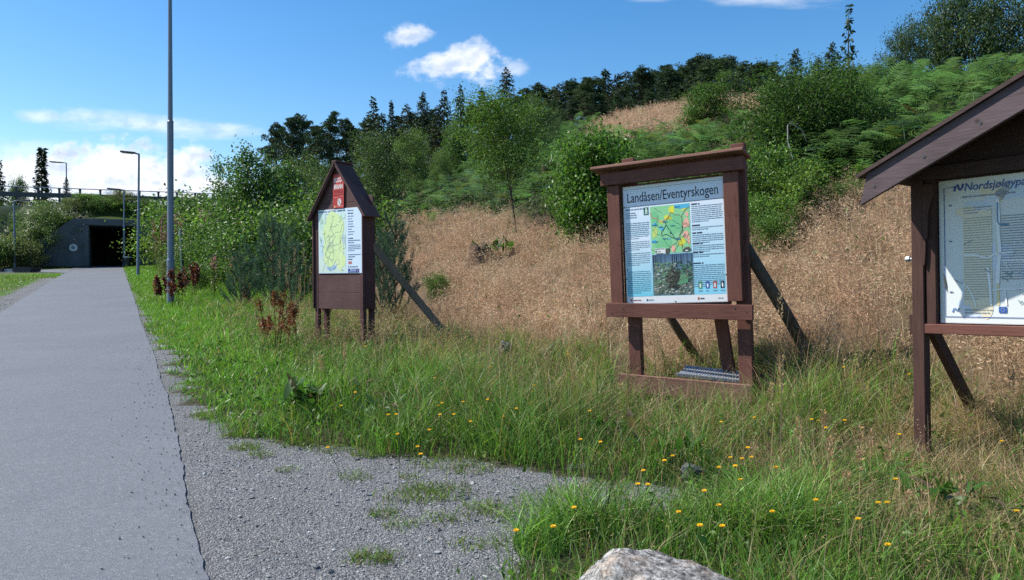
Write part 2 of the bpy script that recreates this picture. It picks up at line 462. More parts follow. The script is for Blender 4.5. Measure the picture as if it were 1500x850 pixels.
soil = t.mix(t.ramp(nf, [(.3, 0.0), (.75, .6)]), a.outputs['Color'], (.07, .052, .033))
soil = t.mix(t.ramp(nb, [(.35, .0), (.7, .45)]), soil, (.085, .068, .035))
v1 = t.n('TexVoronoi'); t.t.links.new(P, v1.inputs['Vector']); v1.inputs['Scale'].default_value = 100
v2 = t.n('TexVoronoi'); t.t.links.new(P, v2.inputs['Vector']); v2.inputs['Scale'].default_value = 34
gc = t.n('SeparateColor'); t.t.links.new(v1.outputs['Color'], gc.inputs[0])
gcol = t.ramp(gc.outputs[0], [(0.0, (.08, .085, .095)), (.35, (.145, .15, .16)), (.8, (.235, .24, .245)), (1.0, (.42, .42, .41))])
gcol = t.mix(t.ramp(t.noise(P, 1.1, 5, .6), [(.35, .55), (.7, 0.0)]), gcol, t.mix(1.0, gcol, (.72, .70, .66), 'MULTIPLY'))
gcol = t.mix(t.ramp(v1.outputs['Distance'], [(.0, 0.0), (.75, .35)]), gcol, (.08, .08, .085))
hgt = t.math('ADD', t.math('MULTIPLY', v1.outputs['Distance'], -1.0), t.math('MULTIPLY', v2.outputs['Distance'], -.8))
k = t.math('ADD', s_.outputs['Fac'], t.math('MULTIPLY', t.math('SUBTRACT', t.noise(P, 5, 5, .7), .5), .9))
k = t.ramp(k, [(.42, 0.0), (.6, 1.0)])
gm = t.done(t.bsdf(t.mix(k, soil, gcol), .9, .2, normal=t.bump(hgt, .9, .012)))
g.data.materials.clear(); g.data.materials.append(gm)

# ------------------------------------------------------------------ asphalt path with crumbling edges
def sheet(name, us0, us1, vs, lift, mat, n=24, thick=.05, jit_=.022):
    r = np.random.default_rng(3)
    vs = np.asarray(vs); m = len(vs)
    def wobble():
        w = r.normal(size=m) * .3 + np.convolve(r.normal(size=m + 40), np.ones(41) / 41, 'valid') * 3.5
        return np.convolve(w, np.ones(3) / 3, 'same') * jit_
    e0 = np.broadcast_to(us0, (m,)) + wobble(); e1 = np.broadcast_to(us1, (m,)) + wobble() - .13 * np.clip((9.5 - vs) / 5.5, 0, 1)
    f = np.linspace(0, 1, n)
    U = e0[:, None] * (1 - f) + e1[:, None] * f
    Vv = np.broadcast_to(vs[:, None], U.shape)
    X, Y = xy(U, Vv); Z = ground(X, Y) + lift
    V = np.stack([X, Y, Z], -1)
    lo = V.copy()[:, [0, -1]]; lo[..., 2] -= thick; lo[:, 0, 0:2] -= .02 * NV; lo[:, 1, 0:2] += .02 * NV
    A = V.reshape(-1, 3); B = lo.reshape(-1, 3); o = len(A)
    i = np.arange(m - 1)[:, None] * n + np.arange(n - 1)[None]
    F = [np.stack([i, i + 1, i + n + 1, i + n], -1).reshape(-1, 4)]
    j = np.arange(m - 1)
    F.append(np.stack([j * n, (j + 1) * n, o + (j + 1) * 2, o + j * 2], -1))
    F.append(np.stack([(j + 1) * n + n - 1, j * n + n - 1, o + j * 2 + 1, o + (j + 1) * 2 + 1], -1))
    return mesh_np(name, [(np.concatenate([A, B]), np.concatenate(F), None)], mat, smooth=False)
t = NT('worn_asphalt'); P = t.pos()
v1 = t.n('TexVoronoi'); t.t.links.new(P, v1.inputs['Vector']); v1.inputs['Scale'].default_value = 95
c1 = t.n('SeparateColor'); t.t.links.new(v1.outputs['Color'], c1.inputs[0])
big = t.noise(P, .55, 5, .6); mid = t.noise(P, 9, 5, .7)
col = t.ramp(c1.outputs[0], [(0, (.078, .086, .100)), (.6, (.112, .121, .138)), (.97, (.135, .145, .160)), (1.0, (.20, .205, .21))])
col = t.mix(t.ramp(big, [(.35, 0.0), (.7, .55)]), col, t.mix(1.0, col, (1.34, 1.32, 1.27), 'MULTIPLY'))
col = t.mix(t.ramp(mid, [(.52, 0.0), (.75, .4)]), col, t.mix(1.0, col, (.72, .72, .73), 'MULTIPLY'))
am = t.done(t.bsdf(col, .72, .45, normal=t.bump(t.math('ADD', v1.outputs['Distance'], mid), .5, .006)))
vs = np.concatenate([np.arange(-8, 16, .045), np.arange(16, 40, .2), np.arange(40, 92, .6)])
path = tag(sheet('path', -3.1, 0.0, vs, .016, am), kind='structure')
# the branch that leaves to the left in front of the underpass
fu = np.clip((vs[(vs > 46) & (vs < 61.6)] - 46) / 4.5, 0, 1)
vb = vs[(vs > 46) & (vs < 61.6)]
V_ = []
def flat_sheet(name, outline_uv, lift, mat):
    n_ = 60
    us = np.linspace(-46, -3.0, n_); rows = 10
    lo_, hi_ = outline_uv
    f = np.linspace(0, 1, rows)
    L = lo_(us); H = hi_(us)
    VV = L[:, None] * (1 - f) + H[:, None] * f; UU = np.broadcast_to(us[:, None], VV.shape)
    X, Y = xy(UU, VV); V = np.stack([X, Y, ground(X, Y) + lift], -1).reshape(-1, 3)
    i = np.arange(n_ - 1)[:, None] * rows + np.arange(rows - 1)[None]
    return mesh_np(name, [(V, np.stack([i, i + 1, i + rows + 1, i + rows], -1).reshape(-1, 4), None)], mat)
side = tag(flat_sheet('side_path', (lambda u: 50.5 + 4.5 * np.clip((-u - 3) / 4, 0, 1) ** .6 - .42 * (-u - 3) + .0 * u, lambda u: 58.2 - .40 * (-u - 3)), .024, am), kind='structure')
# ------------------------------------------------------------------ embankment with the road, the underpass and its rails
ZF = gz(*xy(-.6, V0)) + .03           # floor of the underpass
def bank(u, v):
    toe = V0 - 5.5 * np.clip((6 - np.abs(u + .6)) / 4, 0, 1)
    toe = np.where(np.abs(u + .6) > 6, V0 - 1.5 * np.clip((np.abs(u + .6) - 6) / 6, 0, 1), toe)
    h = np.clip(.66 * (v - toe), 0, 5.0 + .012 * np.clip(u, -60, 40))
    return h
ue = np.concatenate([np.arange(-120, -12, 3.0), np.arange(-12, 12, .4), np.arange(12, 100, 3.0)])
ve = np.concatenate([np.arange(0, 12, .5), np.arange(12, 24, 2.0)]) + V0 + .22
UE, VE = np.meshgrid(ue, ve)
far = np.abs(UE + .6) > 6.2
VE2 = np.where(far, VE - 1.8, VE)
XE, YE = xy(UE, VE2)
ZE = np.maximum(ground(XE, YE) - .3, ZF - .15 + bank(UE, VE2)) + .06 * np.sin(2 * UE) * np.sin(1.7 * VE2)
nn = len(ue); i = np.arange(len(ve) - 1)[:, None] * nn + np.arange(nn - 1)[None]
em_ = mesh_np('embankment_hill', [(np.stack([XE, YE, ZE], -1).reshape(-1, 3), np.stack([i, i + 1, i + nn + 1, i + nn], -1).reshape(-1, 4), np.array([.05, .075, .02]))], MAT['veg'], smooth=True)
tag(em_, kind='structure')

RZP = math.atan2(NV[1], NV[0])        # local x along the face (to the right), local y into the bank
def uvw(u, v, z): return (*xy(u, v), z)
t_ = empty('underpass', uvw(-.575, V0, ZF), 'dark concrete pedestrian underpass through the road embankment at the end of the path', 'underpass', rz=RZP)
HW, HH, TOP = 1.575, 3.0, 3.48
s = Solid(); s.box((0, .15, (HH + TOP) / 2), (2 * HW + .7, .5, TOP - HH), bev=.03); s.build('head_wall', MAT['concrete'], t_)
s = Solid(); s.prism([(-HW - .36, 0), (-HW - .36, TOP - .03), (-HW - 1.0, TOP - .03), (-HW - 4.15, .75), (-HW - 4.15, 0)], -.06, .3); s.build('wing_wall', MAT['concrete'], t_)
s = Solid(); s.prism([(HW + .36, 0), (HW + 4.15, 0), (HW + 4.15, .75), (HW + .9, TOP - .03), (HW + .36, TOP - .03)], -.06, .3); s.build('wing_wall', MAT['concrete'], t_)
for sgn in (-1, 1):
    s = Solid(); s.box((sgn * (HW + .18), .12, HH / 2), (.355, .5, HH - .004), bev=.03); s.build('pillar', MAT['concrete'], t_)
    s = Solid(); s.box((sgn * (HW + .15), 9.4, HH / 2 + .05), (.3, 18, HH + .3), bev=0); s.build('tunnel_wall', MAT['concrete2'], t_)
s = Solid(); s.box((0, 9.4, HH + .1), (2 * HW + .02, 18, .2), bev=0); s.build('tunnel_ceiling', MAT['concrete'], t_)
s = Solid(); s.box((0, 18.3, HH / 2 + .1), (2 * HW + .1, .3, HH + .4), bev=0); s.build('tunnel_end_wall', MAT['concrete'], t_)
s = Solid(); s.tube([(-2.55, -.062, 1.35), (-2.55, -.10, 1.35)], [.26, .26], 20); d = s.build('round_sign', MAT['white'], t_)
s = Solid(); s.tube([(-2.55, -.1, 1.35), (-2.55, -.106, 1.35)], [.13, .13], 20); s.build('emblem', MAT['pole'], d)

gr = empty('guard_rail', uvw(-4, V0 + 3.6, ZF + 4.9), 'long dark steel guard rail with a thin top bar along the road above the underpass', 'guard rail', rz=RZP)
def rail_z(u): return ZF + 4.85 + .014 * u
s = Solid(); s.bar((-34, -.03, .42 - .014 * 30), (13.3, -.03, .42 + .014 * 17), .36, .05, bev=.01, roll=math.pi / 2); s.build('beam', MAT['darkmetal'], gr)
s = Solid(); s.tube([(-34, 0, .98 - .014 * 30), (13.3, 0, .98 + .014 * 17)], [.035, .035], 8); s.build('top_bar', MAT['steel'], gr)
pp = None
for k in range(36):
    x = -34 + 1.35 * k + .1
    if pp is None:
        s = Solid(); s.box((0, .05, .45), (.15, .12, 1.08), bev=.01); s.box((0, 0, .92), (.19, .1, .12), bev=.01); pp = s.build('post', MAT['darkmetal'], gr)
        o = pp
    else:
        o = pp.copy(); COL.objects.link(o); o.parent = gr
    o.location = (x, 0, .014 * (x + 4))

# ------------------------------------------------------------------ street lamps
def lamp(X, Y, z, H, r0, r1, sleeve, label, head_yaw, arm=.5, lean=0.0, group='street lamps along the path', joint=None):
    L = empty('street_lamp', (X, Y, z - .15), label, 'street lamp', group)
    L.rotation_euler = (0, lean, 0)
    s = Solid(); pts = [(0, 0, 0), (0, 0, sleeve), (0, 0, sleeve + .03), (0, 0, H)]
    j = joint or H * .55
    s.tube([(0, 0, 0), (0, 0, sleeve)], [r0, r0], 14); s.tube([(0, 0, sleeve), (0, 0, sleeve + .06)], [r0 * 1.12, r0 * .9], 14)
    s.tube([(0, 0, sleeve + .06), (0, 0, j)], [r0 * .86, r0 * .84], 14); s.tube([(0, 0, j), (0, 0, j + .05)], [r0 * .95, r0 * .7], 14)
    s.tube([(0, 0, j + .05), (0, 0, H)], [r0 * .66, r1], 14)
    s.build('pole', MAT['pole'], L, smooth=False)
    c, n_ = math.cos(head_yaw), math.sin(head_yaw)
    s = Solid(); s.tube([(0, 0, H - .02), (c * arm * .5, n_ * arm * .5, H + .05)], [r1, r1 * .8], 10); s.build('arm', MAT['pole'], L)
    s = Solid(); s.box((c * arm * .9, n_ * arm * .9, H + .06), (arm * 1.25, .24, .10), (0, -.06, head_yaw), bev=.03); h = s.build('lamp_head', MAT['darkmetal'], L)
    s = Solid(); s.box((c * arm * .95, n_ * arm * .95, H + .0), (arm * .8, .17, .02), (0, -.06, head_yaw), bev=.004); s.build('lens', MAT['white'], h)
    return L
X, Y = pix(250, 447); zl = gz(X, Y)
sc_ = Y / FPX
lamp(X, Y, zl, 9.5, .5 * 10.5 * sc_, .05, (447 - 382) * sc_ + .15, 'tall grey lamp post nearest to the boards, with red dock growing at its foot', R(200), .8, lean=R(.35), joint=(447 - 180) * sc_ + .15)
X, Y = pix(202, 405); hgt_ = 1.6 + (405 - 222) / FPX * Y - gz(X, Y)
lamp(X, Y, gz(X, Y), hgt_, .085, .05, 1.0, 'grey street lamp on the grass verge between the tall post and the underpass', R(190), .6, lean=R(1.0))
X, Y = at(182, 54.5); hgt_ = 1.6 + (405 - 276) / FPX * Y - gz(X, Y)
lamp(X, Y, gz(X, Y), hgt_, .085, .05, .9, 'grey street lamp beside the litter bin at the mouth of the underpass', R(190), .75, lean=R(.5))
X, Y = at(22, 50.0); hgt_ = 1.6 + (405 - 292) / FPX * Y - gz(X, Y)
lamp(X, Y, gz(X, Y), hgt_, .085, .05, .9, 'grey street lamp in front of the bushes left of the underpass', R(20), .6)
X, Y = at(99, 72.0)
lamp(X, Y, ZF + 4.9, 1.6 + (405 - 237) / FPX * 72 - ZF - 4.9, .08, .05, .8, 'slim street lamp standing up on the road above the underpass', R(185), 1.0)

# litter bin
X, Y = at(186.5, 54.0)
b = empty('litter_bin', (X, Y, gz(X, Y) - .05), 'dark round litter bin with pale rim beside the underpass mouth', 'litter bin')
s = Solid(); s.tube([(0, 0, 0), (0, 0, .74)], [.23, .27], 18); s.build('body', MAT['black'], b)
s = Solid(); s.tube([(0, 0, .742), (0, 0, .82)], [.30, .30], 18); s.tube([(0, 0, .82), (0, 0, .86)], [.29, .2], 18); s.build('lid', MAT['steel'], b)

# blue-grey marker post in the bushes
X, Y = at(268, 33)
z = gz(X, Y)
mpo = Solid().bar((0, 0, 0), (-.08, 0, 1.6 + 69 / FPX * 33 - z), .2, .07, bev=.01).build('marker_post', MAT['steel'])
mpo.location = (X, Y, z); tag(mpo, 'leaning blue grey steel post among the bushes right of the tall lamp post', 'post')

# stone blocks on the lawn edge
def block(name, x0, x1, yt, Y, d, label, mat, taper=0.0):
    X0, X1 = (x0 - CX) / FPX * Y, (x1 - CX) / FPX * Y
    z = gz((X0 + X1) / 2, Y); h = 1.6 + (HZ - yt) / FPX * Y - z
    w = X1 - X0
    s = Solid(); s.prism([(-w / 2 + taper, -.05), (w / 2 - taper * 2.0, -.05), (w / 2, h), (-w / 2, h)], 0, d)
    o = s.build(name, mat); o.location = ((X0 + X1) / 2, Y, z)
    return tag(o, label, 'stone block')
block('stone_block', 18, 47, 391.5, 44.5, 1.0, 'low dark stone slab with slanted end lying on the lawn edge', MAT['darkrock'], .1)
block('stone_block', 4, 17.5, 394, 45.0, .9, 'short pale concrete block between the two dark slabs', MAT['concrete2'])
block('stone_block', -30, 3.6, 394, 44.8, .9, 'dark stone slab cut by the picture edge, beside the pale block', MAT['darkrock'], .05)

from mathutils import noise as mn
def rock(name, X, Y, z, sx, sy, sz, seed, mat, label, cat='rock', sub=4, amp=.22, rz=0.0):
    r = np.random.default_rng(seed)
    bm = bmesh.new(); bmesh.ops.create_icosphere(bm, subdivisions=sub, radius=1)
    ph = r.uniform(0, 6.28, (10, 3)); fr = r.normal(size=(10, 3)) * np.array([1.2, 1.2, 1.2]); am_ = amp / (1 + np.arange(10) * .35)
    fr *= (1 + np.arange(10) * .45)[:, None]
    pl = r.normal(size=(9, 3)); pl /= np.linalg.norm(pl, axis=1, keepdims=True); dd = r.uniform(.62, .95, 9)
    for v in bm.verts:
        p = np.array(v.co)
        k = 1 + sum(am_[q] * math.sin(float(fr[q] @ p + ph[q, 0])) for q in range(10)) * .5
        p = p * k
        for n_, d_ in zip(pl, dd):
            e = p @ n_ - d_
            if e > 0: p = p - n_ * e * .85
        f_ = 1 + .05 * mn.noise(Vector(p * 3.1 + seed)) + .035 * mn.noise(Vector(p * 8.0)) + .022 * mn.noise(Vector(p * 19.0))
        p = p * f_
        v.co = Vector((p[0] * sx, p[1] * sy, p[2] * sz))
    me = bpy.data.meshes.new(name); bm.to_mesh(me); bm.free()
    me.polygons.foreach_set('use_smooth', np.ones(len(me.polygons), bool)); me.materials.append(mat)
    o = obj_of(name, me); o.location = (X, Y, z); o.rotation_euler = (0, 0, rz)
    return tag(o, label, cat)
t = NT('speckled_granite'); c = t.coord('Object')
n1_ = t.noise(c, 34, 6, .75); n2_ = t.noise(c, 7, 5, .6); n3_ = t.noise(c, 70, 3, .7)
col = t.ramp(n1_, [(.36, (.03, .03, .03)), (.45, (.13, .125, .12)), (.54, (.32, .31, .29)), (.66, (.52, .50, .47))])
col = t.mix(t.ramp(n2_, [(.52, 0.0), (.7, .55)]), col, (.36, .25, .16))
col = t.mix(t.ramp(n3_, [(.60, 0.0), (.66, .8)]), col, (.04, .04, .04))
MAT['granite'] = t.done(t.bsdf(col, .85, .3, normal=t.bump(n1_, .7, .012)))
rock('boulder', .69, 3.16, .03, .64, .40, .385, 12, MAT['granite'], 'pale speckled granite boulder with pinkish stains in the near grass', 'boulder', 6, .2)
X, Y = at(58, 56.5); rock('dark_boulder', X, Y, gz(X, Y), 1.25, .8, .72, 5, MAT['darkrock'], 'low dark boulder at the left foot of the underpass wing wall', 'boulder')
X, Y = at(10, 53); rock('pale_boulder', X, Y, gz(X, Y), 1.2, .8, 1.2, 8, MAT['concrete2'], 'pale grey boulder half hidden by shrubs left of the lamp', 'boulder')
X, Y = pix(740, 528); rock('grey_stone', X, Y, gz(X, Y) + .16, .12, .1, .16, 15, MAT['concrete'], 'small grey stone standing in tall grass between the two boards', 'stone')
X, Y = pix(1012, 703); rock('grey_stone', X, Y, gz(X, Y) + .06, .09, .08, .07, 18, MAT['concrete'], 'small dark stone at the gravel edge under a dock plant', 'stone')

# stumps left from felling
def stump(X, Y, z, r0, h, seed, label, mat='deadwood'):
    r = np.random.default_rng(seed)
    k = 22; ang = np.linspace(0, 2 * np.pi, k, endpoint=False)
    e = empty('tree_stump', (X, Y, z - .15), label, 'tree stump')
    rings = [(0, 1.35), (.35, 1.05), (.8, .95)]
    rad = 1 + .12 * np.sin(3 * ang + seed) + .05 * r.normal(size=k)
    V = [np.stack([np.cos(ang) * r0 * q * rad, np.sin(ang) * r0 * q * rad, np.full(k, (h + .1) * t_)], -1) for t_, q in rings]
    V.append(np.stack([np.cos(ang) * r0 * .92 * rad, np.sin(ang) * r0 * .92 * rad, (h + .1) * (1 + .12 * r.normal(size=k))], -1))
    V.append(np.stack([np.cos(ang) * r0 * .4 * rad, np.sin(ang) * r0 * .4 * rad, (h + .1) * (.93 + .08 * r.normal(size=k))], -1))
    V = np.concatenate(V + [np.array([[0, 0, (h + .1) * .95]])])
    i = np.arange(4)[:, None] * k; j = np.arange(k)[None]
    F = np.stack([i + j, i + (j + 1) % k, i + k + (j + 1) % k, i + k + j], -1).reshape(-1, 4)
    mesh_np('stump_wood', [(V, F, None), ], MAT[mat], e)
    j = np.arange(k); mesh_np('cut_top', [(np.concatenate([V[3 * k:4 * k] + [0, 0, .004], V[-1:] + [0, 0, .01]]), np.stack([j, (j + 1) % k, np.full(k, k)], -1), None)], MAT[mat], e)
    return e
X, Y = pix(703, 384); stump(X, Y, gz(X, Y), .30, .5, 3, 'old grey tree stump overgrown by weeds in the dry grass between the boards', 'logwood')
X, Y = pix(1116, 214); stump(X, Y, gz(X, Y) + .1, .22, .75, 4, 'pale grey tree stump beside the bushes above the middle board', 'logwood')
X, Y = pix(1025, 225); stump(X, Y, gz(X, Y) + .2, .25, .7, 6, 'dark jagged tree stump behind the roof of the middle board', 'logwood')
X, Y = pix(800, 275); stump(X, Y, gz(X, Y) + .1, .2, .9, 9, 'split pale tree stump among the bracken beside the leafy bush', 'logwood')
# bleached dead branch
X, Y = at(1168, 14.6); z = 1.6 + (HZ - 268) / FPX * Y - .3
k = Y / FPX
s = Solid(); s.tube([(0, 0, .3), (-.06 * 1, 0, 45 * k), (-14 * k, .05, 62 * k + .3), (-13 * k, .1, 85 * k + .3), (-8 * k, .12, 90 * k + .3)], [.018, .017, .014, .012, .007], 7)
s.tube([(-8 * k, .1, 88 * k + .3), (10 * k, .15, 78 * k + .3), (18 * k, .2, 62 * k + .3)], [.009, .007, .004], 6)
o = s.build('dead_branch', MAT['deadwood']); o.location = (X, Y, z); tag(o, 'bleached bare dead branch sticking out of the dark bushes above the straw', 'branch')
# ------------------------------------------------------------------ printed sheets
_txt = {}
def text_np(body, width, x, z, height=None, bold=0.0, shear=0.0, align='LEFT', spacing=1.0):
    cu = bpy.data.curves.new('t', 'FONT'); cu.body = body; cu.size = 1; cu.offset = bold; cu.shear = shear; cu.resolution_u = 3; cu.space_character = spacing
    o = bpy.data.objects.new('t', cu); COL.objects.link(o)
    dg = bpy.context.evaluated_depsgraph_get(); me = o.evaluated_get(dg).to_mesh()
    me.calc_loop_triangles()
    V = np.array([v.co[:] for v in me.vertices]); T = np.array([t.vertices[:] for t in me.loop_triangles])
    o.evaluated_get(dg).to_mesh_clear(); bpy.data.objects.remove(o); bpy.data.curves.remove(cu)
    w0 = V[:, 0].max() - V[:, 0].min(); sx = width / w0
    sz = sx if height is None else height / .73
    return np.stack([x + (V[:, 0] - V[:, 0].min()) * sx, z + V[:, 1] * sz], -1), T

class Paint:
    """flat printed marks in a board's x,z plane; later layers lie a fraction of a millimetre in front"""
    def __init__(s, y): s.y = y; s.parts = []; s.k = 0
    def add(s, P, F, col, layer):
        P = np.asarray(P, float)
        V = np.stack([P[:, 0], np.full(len(P), s.y - .0007 * layer), P[:, 1]], -1)
        s.parts.append((V, np.asarray(F), np.broadcast_to(np.asarray(col, float), (len(P), 3)))); return s
    def rect(s, x0, z0, x1, z1, col, layer=1): return s.add([(x0, z0), (x1, z0), (x1, z1), (x0, z1)], [(0, 1, 2, 3)], col, layer)
    def grad(s, x0, z0, x1, z1, c0, c1, layer=1): return s.add([(x0, z0), (x1, z0), (x1, z1), (x0, z1)], [(0, 1, 2, 3)], [c0, c0, c1, c1], layer)
    def poly(s, pts, col, layer=1):
        pts = np.asarray(pts, float); n = len(pts); P = np.concatenate([pts, pts.mean(0, keepdims=True)])
        return s.add(P, [(i, (i + 1) % n, n) for i in range(n)], col, layer)
    def blob(s, x, z, rx, rz, col, layer=1, seed=0, amp=.25, n=22):
        r = np.random.default_rng(seed); a = np.linspace(0, 2 * np.pi, n, endpoint=False)
        k = 1 + amp * (np.sin(2 * a + r.uniform(0, 6)) + .7 * np.sin(3 * a + r.uniform(0, 6)) + .4 * np.sin(5 * a + r.uniform(0, 6))) / 1.6
        return s.poly(np.stack([x + rx * k * np.cos(a), z + rz * k * np.sin(a)], -1), col, layer)
    def line(s, pts, w, col, layer=2):
        pts = np.asarray(pts, float); t = np.gradient(pts, axis=0); t /= np.linalg.norm(t, axis=1, keepdims=True) + 1e-9
        q = np.stack([-t[:, 1], t[:, 0]], -1) * w / 2; n = len(pts)
        P = np.concatenate([pts + q, pts - q]); i = np.arange(n - 1)
        return s.add(P, np.stack([i, i + n, i + n + 1, i + 1], -1), col, layer)
    def wig(s, a, b, w, col, layer=2, seed=0, amp=.12, n=14):
        r = np.random.default_rng(seed); a = np.asarray(a); b = np.asarray(b); t = np.linspace(0, 1, n); L = np.linalg.norm(b - a)
        off = sum(r.normal() * np.sin((k + 1) * np.pi * t) / (k + 1) for k in range(4)) * amp * L
        nrm = np.array([-(b - a)[1], (b - a)[0]]) / (L + 1e-9)
        return s.line(a + (b - a) * t[:, None] + nrm * off[:, None], w, col, layer)
    def words(s, x0, x1, z, h, col, layer=2, seed=0, fill=1.0):
        """one line of print too small to read: word-length dashes"""
        r = np.random.default_rng(seed); x = x0; end = x0 + (x1 - x0) * fill
        while x < end - h:
            w = min(h * r.uniform(1.2, 5.5), end - x); s.rect(x, z, x + w, z + h * r.uniform(.8, 1.0), col, layer); x += w + h * .55
        return s
    def para(s, x0, x1, ztop, n, pitch, col, layer=2, seed=0, h=.45):
        for i in range(n):
            s.words(x0, x1, ztop - i * pitch - pitch * h, pitch * h, col, layer, seed * 100 + i, 1.0 if i < n - 1 else .55)
        return s
    def text(s, body, width, x, z, col, layer=3, **k):
        P, T = text_np(body, width, x, z, **k); return s.add(P, T, col, layer)
    def build(s, name, parent): return mesh_np(name, s.parts, MAT['print'], parent)

INK = srgb(40, 48, 70)
# ================================================================== middle board: map of the forest paths
S2 = empty('information_board', (0, 0, 0), 'reddish brown wooden notice board headed Landåsen/Eventyrskogen with map and forest picture', 'notice board', 'wooden notice boards by the path')
RZ2, RY2 = -.561, -.0437
R2 = np.array((Matrix.Rotation(RZ2, 3, 'Z') @ Matrix.Rotation(RY2, 3, 'Y')))
O2 = np.array([1.871, 8.497, 1.294])
S2.location = O2 + R2 @ np.array([0, 0, -1.05]); S2.rotation_euler = (0, RY2, RZ2)
H0 = 1.05
def loc2(X, Y, Z): return R2.T @ (np.array([X, Y, Z]) - O2) + [0, 0, H0]
wp = lambda n, **k: Solid().box(**k).build(n, MAT['brown_v'], S2)
for x in (-.54, .75):
    Solid().box((x, .085, H0 + .32), (.15, .10, 2.82), bev=.006).build('post', MAT['brown_v'], S2)
Solid().box((-.70, -.032, H0 + .71), (.155, .055, 1.41), bev=.005).build('frame_board', MAT['brown_v'], S2)
Solid().box((.69, -.032, H0 + .71), (.165, .055, 1.41), bev=.005).build('frame_board', MAT['brown_v'], S2)
Solid().box((.69, .0165, H0 + .71), (.19, .036, 1.40), bev=.004).build('side_batten', MAT['brown_v'], S2)
Solid().box((0, -.05, H0 + 1.492), (1.69, .09, .145), bev=.006).build('header_beam', MAT['brown_h'], S2)
Solid().box((-.035, -.005, H0 + 1.605), (1.80, .34, .036), (R(-9), 0, R(0)), bev=.006).build('roof_board', MAT['brown_faded_sunlit'], S2)
Solid().box((.03, -.088, H0 - .088), (1.715, .05, .165), (0, R(2.2), 0), bev=.005).build('cross_bar', MAT['brown_h'], S2)
Solid().box((.075, -.1, H0 - .955), (1.55, .045, .21), (R(4), R(3.2), 0), bev=.005).build('base_board', MAT['brown_faded_sunlit'], S2)
Solid().box((0, .022, H0 + .69), (1.26, .012, 1.44), bev=.001).build('back_board', MAT['brown_h'], S2)
Solid().bar((.40, .16, H0 + .35), (.47, .50, H0 - 1.12), .15, .05).build('brace', MAT['brown_v'], S2)
a = loc2(*(lambda p: (p[0], p[1], 1.6 + (405 - 366) / FPX * p[1]))(at(1094, 8.20)))
b = loc2(*(lambda p: (p[0], p[1], 1.6 + (405 - 556) / FPX * p[1]))(at(1206, 8.45)))
s = Solid(); s.tube([a + (a - b) * .03, a * .5 + b * .5 + np.array([.01, 0, .012]), b], [.062, .066, .070], 12, .05); s.build('log_brace', MAT['logwood'], S2, True)
a = loc2(*(lambda p: (p[0], p[1], 1.6 + (405 - 455) / FPX * p[1]))(at(975, 9.1)))
b = loc2(*(lambda p: (p[0], p[1], 1.6 + (405 - 530) / FPX * p[1]))(at(1024, 9.6)))
s = Solid(); s.tube([a, b], [.05, .055], 10, .05); s.build('log_brace', MAT['logwood'], S2, True)

ph = Solid().box((0, .004, H0 + .694), (1.20, .012, 1.387), bev=.001).build('poster', MAT['white'], S2)
p = Paint(-.003)
zt, zb = H0 + 1.382, H0 + .006
p.rect(-.597, zb, .597, zt, srgb(225, 228, 230), 0)
p.rect(-.585, H0 + 1.15, .585, H0 + 1.345, srgb(224, 232, 245), 1)
p.rect(-.585, H0 + 1.142, .585, H0 + 1.149, srgb(90, 105, 130), 2)
p.rect(-.585, H0 + 1.347, .585, H0 + 1.351, srgb(130, 140, 150), 2)
p.grad(-.585, H0 + .09, .585, H0 + 1.141, srgb(132, 208, 234), srgb(222, 232, 245), 1)
p.grad(-.585, H0 + .09, -.275, H0 + .80, srgb(112, 200, 224), srgb(220, 231, 243), 2)
for x, z in ((-.588, 1.146), (.588, 1.146), (-.588, .3), (.588, .3), (0, .02)): p.blob(x, H0 + z, .008, .008, srgb(60, 60, 60), 4, 1, .0, 10)
p.build('sheet', ph)
p = Paint(-.003); p.text('Landåsen/Eventyrskogen', 1.08, -.545, H0 + 1.197, srgb(28, 32, 44), 3, height=.118, bold=.006); p.build('heading_lettering', ph)
# text columns
p = Paint(-.003); dk = srgb(104, 130, 152)
p.words(-.57, -.33, H0 + 1.105, .016, dk, 3, 59)
for q in range(3): p.words(-.57, -.38, H0 + 1.065 - q * .026, .012, dk, 3, 60 + q, .7)
p.build('paragraph', ph)
for q, (zq, nq, cq) in enumerate(((.955, 9, dk), (.735, 5, dk), (.60, 7, dk), (.385, 12, srgb(66, 120, 146)))):
    p = Paint(-.003); p.para(-.573, -.285, H0 + zq, nq, .0225, cq, 3, q + 1)
    if q > 1: p.blob(-.575, H0 + zq + .022, .009, .009, INK, 3, 1, 0, 10)
    p.build('paragraph', ph)
for q, (z, n_) in enumerate(((1.10, 9), (.86, 2), (.775, 5), (.655, 4), (.555, 2), (.435, 12))):
    p = Paint(-.003); p.words(.225, .50, H0 + z, .017, INK, 3, 200 + q, .42 if q else .35); p.para(.225, .575, H0 + z - .012, n_, .0215, dk, 3, 10 + q); p.build('paragraph', ph)
for q, c in enumerate(((70, 150, 90), (40, 90, 175), (175, 80, 80), (30, 40, 50))):
    p = Paint(-.003); x = .275 + q * .083; p.rect(x, H0 + .155, x + .042, H0 + .235, srgb(*c), 3); p.blob(x + .021, H0 + .19, .009, .026, srgb(225, 235, 240), 4, 1, .1, 12); p.words(x, x + .045, H0 + .125, .011, dk, 3, 300 + q); p.build('grade_symbol', ph)
